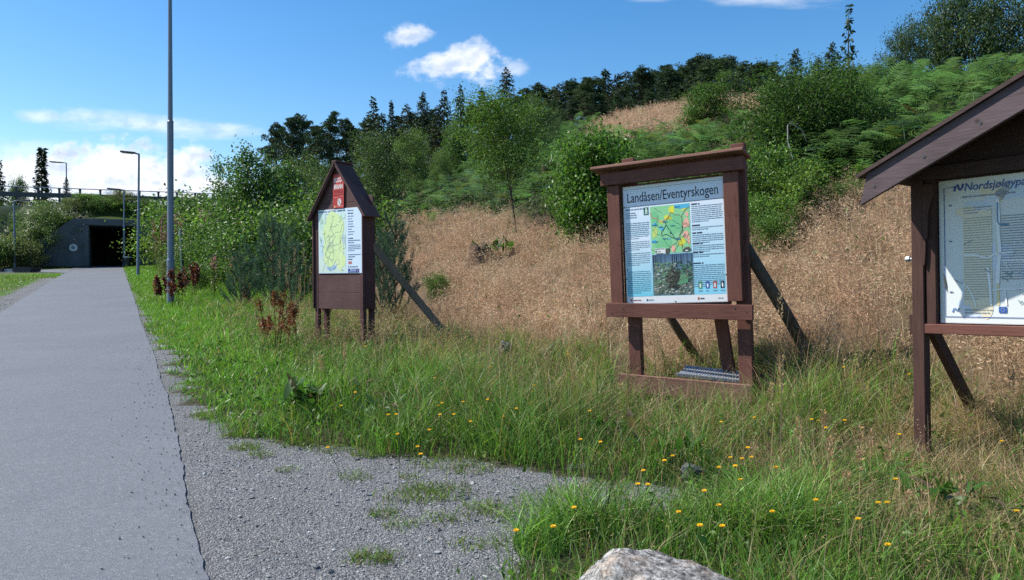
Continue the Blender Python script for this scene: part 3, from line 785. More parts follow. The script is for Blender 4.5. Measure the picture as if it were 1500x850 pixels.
# footer marks
p = Paint(-.003)
p.blob(-.54, H0 + .047, .011, .016, srgb(170, 50, 50), 3, 2, .1, 12); p.words(-.52, -.40, H0 + .04, .012, srgb(160, 90, 95), 3, 5); p.build('footer_logo', ph); p = Paint(-.003)
p.blob(-.34, H0 + .045, .012, .012, srgb(30, 80, 110), 3, 3, .1, 12); p.words(-.32, -.26, H0 + .04, .011, srgb(90, 130, 160), 3, 6); p.build('footer_logo', ph); p = Paint(-.003)
p.blob(.27, H0 + .047, .011, .016, srgb(170, 90, 50), 3, 2, .1, 12); p.words(.29, .34, H0 + .04, .012, INK, 3, 7); p.build('footer_logo', ph); p = Paint(-.003); p.words(.49, .55, H0 + .04, .01, srgb(150, 150, 150), 3, 8)
p.build('footer_logo', ph)
# walker pictogram
p = Paint(-.003); p.rect(-.345, H0 + 1.035, -.285, H0 + 1.125, srgb(20, 110, 88), 3)
w_ = srgb(235, 240, 240); p.blob(-.314, H0 + 1.11, .008, .008, w_, 4, 1, 0, 12); p.poly([(-.322, H0 + 1.10), (-.306, H0 + 1.10), (-.305, H0 + 1.07), (-.323, H0 + 1.07)], w_, 4)
p.line([(-.319, H0 + 1.072), (-.326, H0 + 1.045)], .008, w_, 4); p.line([(-.309, H0 + 1.072), (-.303, H0 + 1.045)], .008, w_, 4); p.line([(-.308, H0 + 1.095), (-.298, H0 + 1.075)], .006, w_, 4)
p.build('walker_sign', ph)
# the map
p = Paint(-.003); x0, x1, z0, z1 = -.265, .205, H0 + .575, H0 + 1.125
G1, G2, YL, PK, BL = srgb(140, 205, 150), srgb(120, 195, 140), srgb(222, 224, 70), srgb(238, 178, 158), srgb(80, 180, 215)
p.rect(x0, z0, x1, z1, G1, 3)
mx_ = lambda u: x0 + (x1 - x0) * u; mz = lambda w: z0 + (z1 - z0) * w
for u_, w_, a_, b_, c_, sd_ in [(.12, .75, .10, .16, G2, 1), (.6, .6, .2, .25, G2, 2), (.3, .2, .2, .12, G2, 3), (.1, .45, .07, .1, srgb(196, 214, 120), 4), (.55, .90, .085, .07, YL, 5), (.45, .74, .10, .05, YL, 6), (.28, .66, .055, .028, YL, 7), (.85, .90, .06, .06, srgb(206, 216, 100), 8), (.78, .22, .10, .08, YL, 9)]:
    p.blob(mx_(u_), mz(w_), a_ * .47, b_ * .55, c_, 4, sd_)
for u_, w_, a_, b_, sd_ in [(.90, .60, .07, .11, 11), (.93, .78, .035, .06, 12), (.88, .36, .08, .07, 13), (.56, .09, .06, .06, 14), (.95, .25, .04, .08, 15)]: p.blob(mx_(u_), mz(w_), a_ * .47, b_ * .55, PK, 5, sd_)
p.poly([(mx_(.60), mz(.995)), (mx_(.64), mz(.93)), (mx_(.8), mz(.90)), (mx_(.995), mz(.92)), (mx_(.995), mz(.995))], BL, 5)
for u_, w_, a_, b_, sd_ in [(.10, .62, .07, .03, 21), (.29, .52, .045, .045, 22), (.08, .26, .08, .03, 23), (.70, .28, .06, .02, 24), (.45, .30, .05, .012, 25)]: p.blob(mx_(u_), mz(w_), a_ * .47, b_ * .55, BL, 5, sd_)
p.blob(mx_(.42), mz(.04), .03, .035, srgb(70, 75, 75), 5, 31); p.blob(mx_(.9), mz(.05), .045, .03, srgb(70, 75, 80), 5, 32)
rd = srgb(222, 122, 90); br = srgb(130, 95, 75); dg_ = srgb(36, 92, 108)
for q, (a_, b_, w_, c_) in enumerate([((0, .88), (.28, .66), .006, rd), ((.28, .66), (.52, .85), .006, rd), ((.52, .85), (.80, .72), .005, br), ((.78, .1), (.80, .72), .005, br), ((.80, .72), (.98, .92), .005, br), ((0, .1), (.35, .02), .004, br), ((.35, .02), (.68, .3), .005, br), ((.68, .3), (.82, .48), .005, br), ((.6, 0), (.72, .3), .004, br), ((.88, .0), (.7, .2), .004, br), ((.2, .8), (.05, .5), .003, dg_), ((.05, .5), (.3, .35), .003, dg_), ((.3, .35), (.5, .12), .003, dg_), ((.55, .7), (.75, .55), .003, dg_), ((.6, .55), (.8, .5), .003, dg_), ((.82, .62), (.98, .5), .003, srgb(170, 90, 80)), ((.84, .3), (.98, .4), .003, srgb(170, 90, 80)), ((.1, .95), (.3, .85), .003, dg_), ((.62, .2), (.95, .1), .003, br)]):
    p.wig((mx_(a_[0]), mz(a_[1])), (mx_(b_[0]), mz(b_[1])), w_, c_, 6, 40 + q, .1)
p.line([(mx_(u_), mz(w_)) for u_, w_ in [(.40, .60), (.34, .52), (.27, .44), (.28, .38), (.40, .40), (.50, .34), (.60, .30), (.80, .31), (.60, .30), (.53, .42), (.46, .50), (.40, .60)]], .007, srgb(28, 70, 78), 7)
for u_, w_ in ((.38, .64), (.5, .42), (.8, .53), (.86, .36), (.83, .33)): p.blob(mx_(u_), mz(w_), .008, .008, srgb(20, 60, 70), 8, 1, 0, 10)
r_ = np.random.default_rng(5)
for q in range(46): 
    u_, w_ = r_.uniform(.78, .98), r_.uniform(.08, .62); p.rect(mx_(u_), mz(w_), mx_(u_) + .007, mz(w_) + .006, srgb(150, 110, 100), 7)
for q, (u_, w_) in enumerate([(.30, .655), (.03, .6), (.2, .55), (.03, .25), (.62, .27), (.5, .56), (.62, .94), (.3, .3)]): p.words(mx_(u_), mx_(u_ + .2), mz(w_), .010, srgb(40, 100, 150), 8, 80 + q, .7)
p.rect(mx_(.09), mz(.0), mx_(.36), mz(.115), srgb(225, 225, 222), 8); p.words(mx_(.1), mx_(.34), mz(.09), .009, INK, 9, 3); p.rect(mx_(.1), mz(.02), mx_(.135), mz(.07), srgb(20, 110, 88), 9); p.words(mx_(.15), mx_(.24), mz(.035), .008, INK, 9, 4)
p.rect(mx_(.12), mz(-.004), mx_(.3), mz(.008), srgb(45, 45, 45), 9); p.rect(mx_(.86), mz(.02), mx_(.93), mz(.045), srgb(225, 225, 222), 9)
p.build('map', ph)
# the forest picture: mossy rootplate between dark trunks
p = Paint(-.003); x0, x1, z0, z1 = -.262, .222, H0 + .095, H0 + .565
r_ = np.random.default_rng(9); p.rect(x0, z0, x1, z1, srgb(92, 112, 112), 3)
p.grad(x0, mz(.62) if False else z0 + .3, x1, z1, srgb(110, 140, 165), srgb(60, 95, 130), 4)
mx_ = lambda u: x0 + (x1 - x0) * u; mz = lambda w: z0 + (z1 - z0) * w
for q in range(26):
    u_ = r_.uniform(.01, .97); w_ = r_.uniform(.005, .02); b_ = r_.uniform(.45, .72)
    if .14 < u_ < .34 and q % 2: continue
    p.poly([(mx_(u_), mz(b_)), (mx_(min(.995, u_ + w_ * 1.4)), mz(b_)), (mx_(min(.995, u_ + w_)), mz(.995)), (mx_(u_), mz(.995))], srgb(*(np.array([36, 46, 60]) * r_.uniform(.6, 1.7))), 5)
for q in range(420):
    u_, w_ = r_.uniform(.03, .97), r_.uniform(.03, .80)
    dcen = abs(u_ - .48) / .2 + abs(w_ - .38) / .35
    if w_ < .28: c_ = np.array([168, 172, 160]) if r_.random() < .65 else np.array([88, 100, 84])
    elif dcen < 1: c_ = np.array([52, 56, 44]) if r_.random() < .55 else np.array([130, 128, 104])
    elif u_ > .6: c_ = np.array([72, 124, 96]) if r_.random() < .6 else np.array([44, 66, 66])
    else: c_ = np.array([104, 138, 110]) if r_.random() < .6 else np.array([150, 158, 150])
    rr = r_.uniform(.006, .022)
    p.blob(min(max(mx_(u_), x0 + rr * 1.5), x1 - rr * 1.5), min(max(mz(w_), z0 + rr), z1 - rr), rr, rr * r_.uniform(.3, .8), srgb(*(c_ * r_.uniform(.75, 1.15)).clip(0, 255)), 6 + q % 5, q, .35, 9)
p.blob(mx_(.53), mz(.40), .055, .10, srgb(40, 42, 36), 11, 3, .3); p.blob(mx_(.75), mz(.36), .07, .05, srgb(84, 146, 108), 11, 4, .3); p.blob(mx_(.52), mz(.2), .08, .018, srgb(30, 32, 34), 11, 5, .3)
for q in range(60): 
    u_, w_ = r_.uniform(.35, .9), r_.uniform(.2, .6); p.wig((mx_(u_), mz(w_)), (mx_(u_) + r_.uniform(-.04, .04), mz(w_) + r_.uniform(-.05, .03)), .004, srgb(*(np.array([150, 152, 130]) * r_.uniform(.35, 1.1))), 12, q, .2, 6)
p.build('forest_picture', ph)
# nails in the frame
for x, z in ((-.77, 1.49), (-.68, 1.47), (.76, 1.49), (-.75, -.10), (.82, -.11), (.70, -.07), (-.6, -.05)): Solid().tube([(x, -.085 if z > 1 else -.108, H0 + z), (x, -.118 if z < 1 else -.099, H0 + z)], [.007, .007], 8).build('nail', MAT['darkmetal'], S2)
# metal grate lying behind the base board
X, Y = pix(1035, 553); gx_, gy_ = X, Y
e = Solid()
for q in range(26): e.box((-.36 + q * .029, 0, 0), (.021, .42, .03), bev=0)
e.box((0, -.2, .004), (.78, .02, .036), bev=0); e.box((0, .2, .004), (.78, .02, .036), bev=0)
o = e.build('metal_grate', MAT['steel']); o.location = (*(O2 + R2 @ np.array([.35, .22, -.86]))[:2], float((O2 + R2 @ np.array([.35, .22, -.83]))[2])); o.rotation_euler = (R(6), R(3), RZ2 + .1)
tag(o, 'grey metal grate lying in the grass behind the base board of the middle board', 'grate')

# ================================================================== far board: little house with a steep roof
RZ1, RY1 = -.632, -.005
S1 = empty('information_board', (0, 0, 0), 'purple brown notice board shaped like a narrow house with steep roof and red fire poster', 'notice board', 'wooden notice boards by the path')
R1 = np.array((Matrix.Rotation(RZ1, 3, 'Z') @ Matrix.Rotation(RY1, 3, 'Y'))); O1 = np.array([-2.899, 12.58, 1.65]); H1 = 1.25
S1.location = O1 + R1 @ np.array([0, 0, -H1]); S1.rotation_euler = (0, RY1, RZ1)
def loc1(X, Y, Z): return R1.T @ (np.array([X, Y, Z]) - O1) + [0, 0, H1]
XC = -.045; PW, BV = MAT['plum_h'], MAT['plum_v']
for x in (XC - .63, XC + .62):
    Solid().box((x, -.005, H1 + .18), (.028, .06, 1.56), bev=.004).build('front_trim', BV, S1)
    Solid().box((x + (.0 if x < 0 else .0), .135, H1 + .18), (.026, .215, 1.545), bev=.003).build('side_panel', BV, S1)
    for y in (.03, .215):
        Solid().box((x + (.055 if x < 0 else -.055), y, H1 - .30), (.085, .07, 2.1), bev=.005).build('leg', BV, S1)
for q, (zz0, zz1) in enumerate(((-.605, -.325), (-.32, -.02), (-.015, .28), (.285, .58), (.585, .90))):
    Solid().box((XC - .005, .012, H1 + (zz0 + zz1) / 2), (1.215, .022, zz1 - zz0), bev=.004).build('front_plank', PW, S1)
def gab(z): return (1.83 - z) / .905 * .70
for zz0, zz1 in ((.905, 1.19), (1.195, 1.5), (1.505, 1.81)):
    a_, b_ = min(gab(zz0), .66), gab(zz1)
    Solid().prism([(XC - a_, H1 + zz0), (XC + a_, H1 + zz0), (XC + b_, H1 + zz1), (XC - b_, H1 + zz1)], .002, .024).build('gable_plank', PW, S1)
L = math.hypot(.72, .94); th = math.atan2(.94, .72)
for sg in (-1, 1):
    cx_, cz_ = XC + sg * .36, H1 + 1.407
    Solid().box((cx_, .095, cz_), (L + .03, .36, .026), (0, sg * th, 0), bev=.003).build('roof_panel', PW, S1)
    Solid().box((cx_ - sg * .018, -.058, cz_ - .02), (L - .06, .026, .038), (0, sg * th, 0), bev=.003).build('barge_board', BV, S1)
Solid().box((XC, .1, H1 + 1.885), (.11, .38, .025), bev=.004).build('ridge_cap', PW, S1)
Solid().box((XC, .232, H1 + .35), (1.2, .02, 1.9), bev=.002).build('back_board', PW, S1)
a = loc1(*(lambda p: (p[0], p[1], 1.6 + (405 - 366) / FPX * p[1]))(at(552, 12.45)))
b = loc1(*(lambda p: (p[0], p[1], 1.6 + (405 - 484) / FPX * p[1]))(at(648, 13.0)))
Solid().bar(a + (a - b) * .06, b, .045, .125, roll=0).build('plank_brace', MAT['greywood'], S1)
ph = Solid().box((.0, -.006, H1 + .546), (1.09, .01, 1.092), bev=.001).build('poster', MAT['white'], S1)
p = Paint(-.0125); z = lambda w: H1 + w
p.rect(-.54, z(.005), .54, z(1.087), srgb(205, 222, 240), 0)
p.grad(-.53, z(.02), .155, z(1.03), srgb(200, 218, 206), srgb(200, 224, 216), 1)
r_ = np.random.default_rng(3)
for u_, w_, a_, b_, c_ in [(-.18, .62, .27, .42, (208, 228, 168)), (-.10, .75, .17, .24, (204, 226, 140)), (-.25, .35, .2, .2, (206, 224, 170)), (-.02, .4, .12, .3, (212, 228, 172)), (-.43, .45, .08, .2, (190, 216, 226)), (-.22, .1, .10, .06, (150, 180, 216)), (.02, .22, .1, .15, (214, 230, 160)), (-.43, .85, .07, .12, (188, 216, 204)), (.09, .55, .04, .1, (176, 196, 208))]: p.blob(u_, z(w_), a_, b_, srgb(*c_), 2 + int(a_ * 9) % 3, int(u_ * 100) % 97, .25)
for q in range(44):
    a_ = np.array([r_.uniform(-.5, .12), z(r_.uniform(.05, .98))]); b_ = a_ + r_.normal(size=2) * .16; b_[0] = min(max(b_[0], -.51), .14); b_[1] = min(max(b_[1], z(.04)), z(1.0))
    p.wig(a_, b_, r_.uniform(.004, .008), srgb(*[(160, 184, 160), (150, 165, 185), (178, 190, 150), (140, 165, 160)][q % 4]), 6, q, .15)
p.build('map', ph)
p = Paint(-.0125)
p.words(-.53, -.33, z(1.045), .026, srgb(58, 104, 92), 3, 4); p.build('heading_lettering', ph); p = Paint(-.0125); p.text('LANDÅSEN', .22, -.30, z(1.042), srgb(40, 70, 78), 3, height=.032, bold=.01); p.build('heading_lettering', ph); p = Paint(-.0125); p.words(-.05, .14, z(1.045), .026, srgb(58, 90, 92), 3, 9)
p.build('heading_lettering', ph)
p = Paint(-.0125); gb = srgb(96, 116, 150)
p.words(.20, .36, z(1.04), .016, gb, 3, 1); p.words(.21, .34, z(.99), .022, srgb(60, 76, 105), 3, 2); p.build('paragraph', ph); p = Paint(-.0125)
for q in range(8): p.words(.21, .38, z(.945 - q * .043), .014, gb, 3, 30 + q, r_.uniform(.5, 1))
p.build('paragraph', ph); p = Paint(-.0125)
p.words(.21, .34, z(.575), .018, srgb(60, 76, 105), 3, 3); p.para(.21, .51, z(.555), 2, .035, gb, 3, 5); p.para(.21, .51, z(.475), 4, .03, gb, 3, 6); p.build('paragraph', ph); p = Paint(-.0125); p.para(.21, .51, z(.32), 2, .036, gb, 3, 7); p.words(.21, .31, z(.225), .018, srgb(60, 76, 105), 3, 8); p.build('paragraph', ph); p = Paint(-.0125)
for q in range(3): p.rect(.213 + q * .03, z(.155), .238 + q * .03, z(.20), srgb(196, 110, 105), 3)
p.build('footer_logo', ph); p = Paint(-.0125)
p.rect(.215, z(.085), .228, z(.128), srgb(60, 80, 90), 3); p.words(.25, .47, z(.1), .022, srgb(110, 128, 150), 3, 11); p.build('footer_logo', ph); p = Paint(-.0125)
p.rect(.205, z(.012), .475, z(.075), srgb(38, 62, 128), 3); p.words(.26, .40, z(.045), .018, srgb(200, 210, 235), 4, 12); p.words(.22, .40, z(.022), .009, srgb(150, 180, 215), 4, 13); p.rect(.435, z(.03), .452, z(.06), srgb(200, 140, 165), 4)
p.build('footer_logo', ph)
# red forest fire poster nailed on the gable
Z0, Z1 = 1.10, 1.67
rp = Solid().box((-.012, -.018, H1 + (Z0 + Z1) / 2), (.275, .008, Z1 - Z0), (0, R(1.5), 0), bev=.001).build('fire_poster', mat_plain('red_sheet', (.42, .035, .03), .45, .4, 0, .12), S1)
p = Paint(-.0228); wr = srgb(236, 222, 220); pk_ = srgb(222, 120, 112)
p.text('SKOG-', .20, -.118, H1 + 1.535, wr, 2, height=.082, bold=.02); p.text('BRANN', .22, -.118, H1 + 1.425, wr, 2, height=.082, bold=.02)
for q, zz_ in enumerate((1.385, 1.36)): p.words(-.11, .10, H1 + zz_, .010, srgb(120, 20, 25), 2, q)
p.rect(-.12, H1 + 1.318, .11, H1 + 1.326, srgb(120, 20, 25), 2); p.words(-.12, -.02, H1 + 1.275, .014, pk_, 2, 7); p.words(.04, .115, H1 + 1.29, .014, pk_, 2, 8)
a_ = np.linspace(0, 2 * np.pi, 30); 
p.blob(.012, H1 + 1.20, .052, .062, wr, 2, 1, 0, 26); p.line([(-.02, H1 + 1.235), (.046, H1 + 1.162)], .011, srgb(90, 70, 75), 3); p.line([(.008, H1 + 1.175), (.012, H1 + 1.225)], .012, srgb(90, 80, 85), 3); p.line(np.stack([.012 + .042 * np.cos(a_), H1 + 1.20 + .05 * np.sin(a_)], -1), .006, srgb(120, 90, 95), 3)
p.poly([(-.118, H1 + 1.115), (-.08, H1 + 1.115), (-.10, H1 + 1.155)], srgb(232, 200, 150), 2); p.words(-.06, .12, H1 + 1.122, .018, pk_, 2, 9)
p.build('fire_lettering', rp)

# ================================================================== near board: roofed board under a broad gable
RZ3, RY3 = -.906, -.0225
S3 = empty('information_board', (0, 0, 0), 'dark brown notice board under a broad gable roof, with faded torn Nordsjøløypa sheet', 'notice board', 'wooden notice boards by the path')
R3 = np.array((Matrix.Rotation(RZ3, 3, 'Z') @ Matrix.Rotation(RY3, 3, 'Y'))); O3 = np.array([3.5, 5.55, 1.244]); H3 = 1.10
S3.location = O3 + R3 @ np.array([0, 0, -H3]); S3.rotation_euler = (0, RY3, RZ3)
XM = .66; DW = XM - .45; DV, DH = MAT['dark_v'], MAT['dark_h']
for sg in (-1, 1):
    x = XM + sg * (.875 + DW)
    Solid().box((x, .0, H3 + .0), (.092, .1, 2.32), bev=.006).build('post', DV, S3)
    xi = x + sg * -.046; 
    pts = [(-.046, 1.08), (-.125, 1.08), (-.125, .99), (-.105, .93), (-.088, .86), (-.084, .76), (-.082, .66), (-.066, .655), (-.064, .56), (-.056, .46), (-.046, .44)]
    Solid().prism([(x + sg * -1 * -q[0] if sg < 0 else x - q[0], H3 + q[1]) for q in pts], -.06, .04).build('bracket', DV, S3)
    Solid().bar((x + sg * -.02, .07, H3 + .02), (x - sg * .02, 1.12, H3 - .98), .05, .11).build('brace', DV, S3)
    Solid().box((XM + sg * (.785 + DW), .0, H3 + .60), (.075, .06, 1.34), bev=.004).build('frame_board', DV, S3)
s = Solid().tube([(-.465, -.02, H3 + .505), (-.53, -.02, H3 + .505)], [.012, .012], 10)
s.tube([(-.495, -.02, H3 + .505), (-.52, -.02, H3 + .505)], [.024, .024], 6); s.build('bolt', MAT['steel'], S3)
Solid().box((-.51, .08, H3 - .02), (.06, .05, .16), bev=.004).build('side_block', DV, S3)
Solid().box((XM, -.02, H3 - .045), (1.655 + 2 * DW, .07, .075), bev=.005).build('cross_bar', MAT['brown_h'], S3)
Solid().box((XM, -.02, H3 + 1.165), (1.655 + 2 * DW, .07, .10), bev=.005).build('cross_bar', DH, S3)
Solid().box((XM, .045, H3 + .58), (1.66 + 2 * DW, .02, 1.32), bev=.002).build('back_board', DH, S3)
Solid().prism([(XM - .80 - DW, H3 + 1.20), (XM + .80 + DW, H3 + 1.20), (XM, H3 + 1.56 + .478 * DW)], .0, .03).build('gable_board', DH, S3)
sl3 = .478; an = math.atan(sl3)
for sg in (-1, 1):
    pz = 1.620 + .478 * DW
    zc = lambda d, off=0.0: H3 + pz - sl3 * d + off
    def slab(d0, d1, z_up, thick, y0, y1, name, mat, cut=0.0):
        A = [(XM + sg * d0, zc(d0, z_up)), (XM + sg * d1, zc(d1, z_up)), (XM + sg * (d1 - cut), zc(d1 - cut, z_up - thick)), (XM + sg * d0, zc(d0, z_up - thick))]
        return Solid().prism(A, y0, y1).build(name, mat, S3)
    slab(.012 if sg > 0 else 0.0, 1.115 + DW, .062, .03, -.545, .42, 'roof_board', DH, .02)
    slab(.010 if sg > 0 else 0.0, 1.032 + DW, .028, .205, -.515, -.475, 'fascia', MAT['fascia'], -.06)
    slab(.010 if sg > 0 else 0.0, 1.032 + DW, .028, .19, .34, .38, 'fascia', MAT['fascia'], -.06)
for d in (.62 + DW, .98 + DW, .25 + DW): Solid().tube([(XM - d, -.51, zc(d, -.10)), (XM - d, -.519, zc(d, -.10))], [.011, .011], 8).build('bolt', MAT['darkmetal'], S3)
ph = Solid().box((XM, .028, H3 + .55), (1.48 + 2 * DW, .012, 1.10), bev=.001).build('poster', MAT['white'], S3)
p = Paint(.0212); zz_ = lambda w: H3 + w; xl = -.285
p.rect(xl, zz_(.006), XM + .735 + DW, zz_(1.094), srgb(214, 218, 216), 0)
r_ = np.random.default_rng(11)
cr = srgb(222, 212, 186); bl = srgb(30, 74, 150); fb = srgb(150, 178, 212)
for q in range(26): p.blob(r_.uniform(xl + .16, XM + .6), zz_(r_.uniform(.12, .98)), r_.uniform(.04, .13), r_.uniform(.03, .12), [cr, srgb(206, 216, 228), srgb(196, 210, 226)][q % 3], 1 + q % 4, q, .3)
p.rect(xl + .165, zz_(.14), xl + .36, zz_(.86), srgb(222, 214, 190), 5); p.rect(xl + .39, zz_(.14), xl + .405, zz_(.9), srgb(222, 206, 150), 5)
p.line([(xl + .115, zz_(1.045)), (xl + .035, zz_(1.042)), (xl + .035, zz_(.05)), (XM + .7, zz_(.05))], .006, bl, 6)
p.build('sheet', ph)
p = Paint(.0212)
p.text('Nordsjøløypa', .405, xl + .178, zz_(1.008), srgb(38, 88, 158), 7, height=.062, shear=.22, bold=.012)
p.line([(xl + .108, zz_(1.012)), (xl + .118, zz_(1.048)), (xl + .135, zz_(1.058)), (xl + .138, zz_(1.03)), (xl + .148, zz_(1.018)), (xl + .162, zz_(1.028)), (xl + .170, zz_(1.062))], .014, srgb(24, 66, 150), 7)
p.build('heading_lettering', ph)
p = Paint(.0212); tx = srgb(150, 152, 150)
p.words(xl + .16, xl + .52, zz_(.955), .012, srgb(130, 140, 160), 7, 1)
p.para(xl + .17, xl + .36, zz_(.88), 3, .02, tx, 7, 2); p.para(xl + .17, xl + .36, zz_(.80), 34, .0185, tx, 7, 3, .35); p.para(xl + .42, xl + .66, zz_(.80), 26, .0185, srgb(120, 130, 150), 7, 4, .35)
p.para(xl + .70, xl + 1.0, zz_(.8), 30, .0185, tx, 7, 6, .35); p.para(xl + 1.05, xl + 1.4, zz_(.8), 30, .0185, tx, 7, 7, .35)
p.words(xl + .17, xl + .36, zz_(.10), .01, tx, 7, 5); p.words(xl + .17, xl + .34, zz_(.078), .01, tx, 7, 8)
for q, zq in enumerate((.905, .63, .24)): p.blob(xl + .078, zz_(zq), .012, .006, srgb(70, 96, 130), 7, q, .4, 9)
p.line([(xl + .085, zz_(.085)), (xl + .095, zz_(.112)), (xl + .108, zz_(.115)), (xl + .11, zz_(.10)), (xl + .122, zz_(.095)), (xl + .132, zz_(.118))], .009, srgb(90, 130, 190), 7)
p.rect(xl + .40, zz_(.085), xl + .452, zz_(.13), srgb(44, 84, 160), 7)
for q in range(10): p.blob(xl + .426 + .012 * math.cos(q * .628), zz_(.108) + .013 * math.sin(q * .628), .002, .002, srgb(200, 200, 140), 8, 1, 0, 6)
p.build('faded_lettering', ph)
p = Paint(.0212); wt_ = srgb(232, 234, 234)
for q, (pts, w_) in enumerate([([(.40, .92), (.405, .80), (.40, .70), (.41, .55), (.40, .42), (.395, .30)], .024), ([(.17, .845), (.28, .85), (.36, .86), (.44, .865), (.55, .87)], .005), ([(.17, .52), (.26, .515), (.33, .49), (.38, .52), (.5, .53)], .012), ([(.33, .42), (.34, .33), (.345, .25), (.35, .14)], .016), ([(.35, .25), (.42, .26), (.5, .255), (.6, .27)], .010), ([(.13, .33), (.2, .27), (.23, .2), (.25, .13)], .009), ([(.44, .25), (.45, .14)], .012), ([(.42, .47), (.55, .47), (.62, .44)], .012)]):
    p.line([(xl + a_, zz_(b_)) for a_, b_ in pts], w_, wt_, 9)
for pts, w_, c_ in [([(.40, .90), (.40, .76), (.41, .735), (.47, .73)], .010, srgb(72, 130, 170)), ([(.10, .335), (.16, .305)], .005, srgb(110, 120, 125)), ([(.31, .41), (.345, .385)], .006, srgb(100, 110, 115)), ([(.17, .60), (.23, .63)], .005, srgb(130, 150, 160))]: p.line([(xl + a_, zz_(b_)) for a_, b_ in pts], w_, c_, 10)
for q in range(16):
    u_, w_ = r_.uniform(.43, .62), r_.uniform(.15, .5); p.wig((xl + u_, zz_(w_)), (xl + u_ + r_.uniform(-.05, .05), zz_(w_ + r_.uniform(-.05, .05))), .006, srgb(110, 140, 150) if q % 2 else wt_, 9 + q % 2, q, .3, 6)
p.poly([(xl + .022, zz_(.395)), (xl + .034, zz_(.36)), (xl + .045, zz_(.30)), (xl + .046, zz_(.24)), (xl + .036, zz_(.27)), (xl + .03, zz_(.33))], srgb(70, 62, 54), 11)
p.build('torn_crease', ph)
# ------------------------------------------------------------------ trees and bushes
def crown_r(kind, t):
    if kind == 'round': return np.sqrt(np.clip(1 - (2 * t - .9) ** 2 / 1.25, .03, 1))
    if kind == 'cone': return np.clip(1.05 * (1 - t) ** .8, .05, 1) * np.clip(t * 6 + .35, 0, 1)
    if kind == 'column': return np.clip(np.sin(np.pi * (t * .86 + .1)) ** .6, .1, 1)
    if kind == 'bush': return np.clip(1.05 - .75 * t ** 2.2, .1, 1) * np.clip(t * 4 + .6, 0, 1)

def broadleaf_mesh(seed, H, Rd, zb=.25, nbr=26, nleaf=9000, lsize=.11, col=(.05, .10, .02), kind='round', stems=1, ratio=.55, spread=.13, up=.5, trunk_r=.05):
    r = np.random.default_rng(seed); wood = []; tips = []; wts = []
    for s_ in range(stems):
        a0 = r.uniform(0, 6.28); lean = 0 if stems == 1 else r.uniform(.15, .45) * Rd
        n = 7; t = np.linspace(0, 1, n)
        hh = H * (.92 if stems == 1 else r.uniform(.7, .95))
        pts = np.stack([lean * t * math.cos(a0) + .03 * H * np.cumsum(r.normal(size=n)) * .25 * t, lean * t * math.sin(a0) + .03 * H * np.cumsum(r.normal(size=n)) * .25 * t, hh * t], -1)
        tr = trunk_r * H / 5 * (1.1 if stems == 1 else .6)
        wood.append(tube_np(pts, tr * (1 - .88 * t), 7))
        m = max(3, nbr // stems)
        for q in range(m):
            tb = zb + (1 - zb) * (q + r.uniform(0, 1)) / m * .98
            zc = np.interp(tb, t, pts[:, 2] / H * 1.0) if False else tb * hh
            bp = np.array([np.interp(tb, t, pts[:, k]) for k in range(3)])
            tt = (tb - zb) / (1 - zb)
            Lr = Rd * float(crown_r(kind, np.array(tt))) * r.uniform(.55, 1.12)
            az = q * 2.4 + r.uniform(-.5, .5); el = r.uniform(.15, .65)
            d = np.array([math.cos(az), math.sin(az), math.tan(el)])
            k = np.linspace(0, 1, 5)[:, None]
            bpts = bp + d * Lr * k * np.array([1, 1, .8]) + np.array([0, 0, .12 * Lr]) * k ** 2 + r.normal(size=(5, 3)) * .03 * Lr * k
            wood.append(tube_np(bpts, tr * .35 * (1 - .85 * k[:, 0]) * (1 - .5 * tb), 5))
            for f in (.45, .7, .9, 1.0):
                tips.append(bpts[0] + (bpts[-1] - bpts[0]) * f + r.normal(size=3) * .07 * Rd); wts.append(.5 + Lr)
        tips.append(pts[-1]); wts.append(.4); tips.append(pts[-1] + [0, 0, .05 * H]); wts.append(.3)
    tips = np.array(tips); wts = np.array(wts); wts /= wts.sum()
    ci = r.choice(len(tips), nleaf, p=wts)
    sg = spread * min(Rd, H * .4) * (.7 + .8 * r.random(len(tips)))
    P = tips[ci] + r.normal(size=(nleaf, 3)) * sg[ci][:, None] * np.array([1, 1, .8])
    P[:, 2] = np.maximum(P[:, 2], .03 * H)
    cl = (1 + .22 * r.normal(size=len(tips))).clip(.55, 1.5)
    C = jit(col, nleaf, r, .22, .08) * cl[ci][:, None]
    sz = lsize * r.uniform(.6, 1.3, nleaf)
    lf = leaves(P, sz, C, r, up, ratio)
    w = mesh_np('trunk', wood, MAT['bark'], link=False, smooth=True)
    c = mesh_np('crown', [lf], MAT['veg'], link=False)
    return w, c

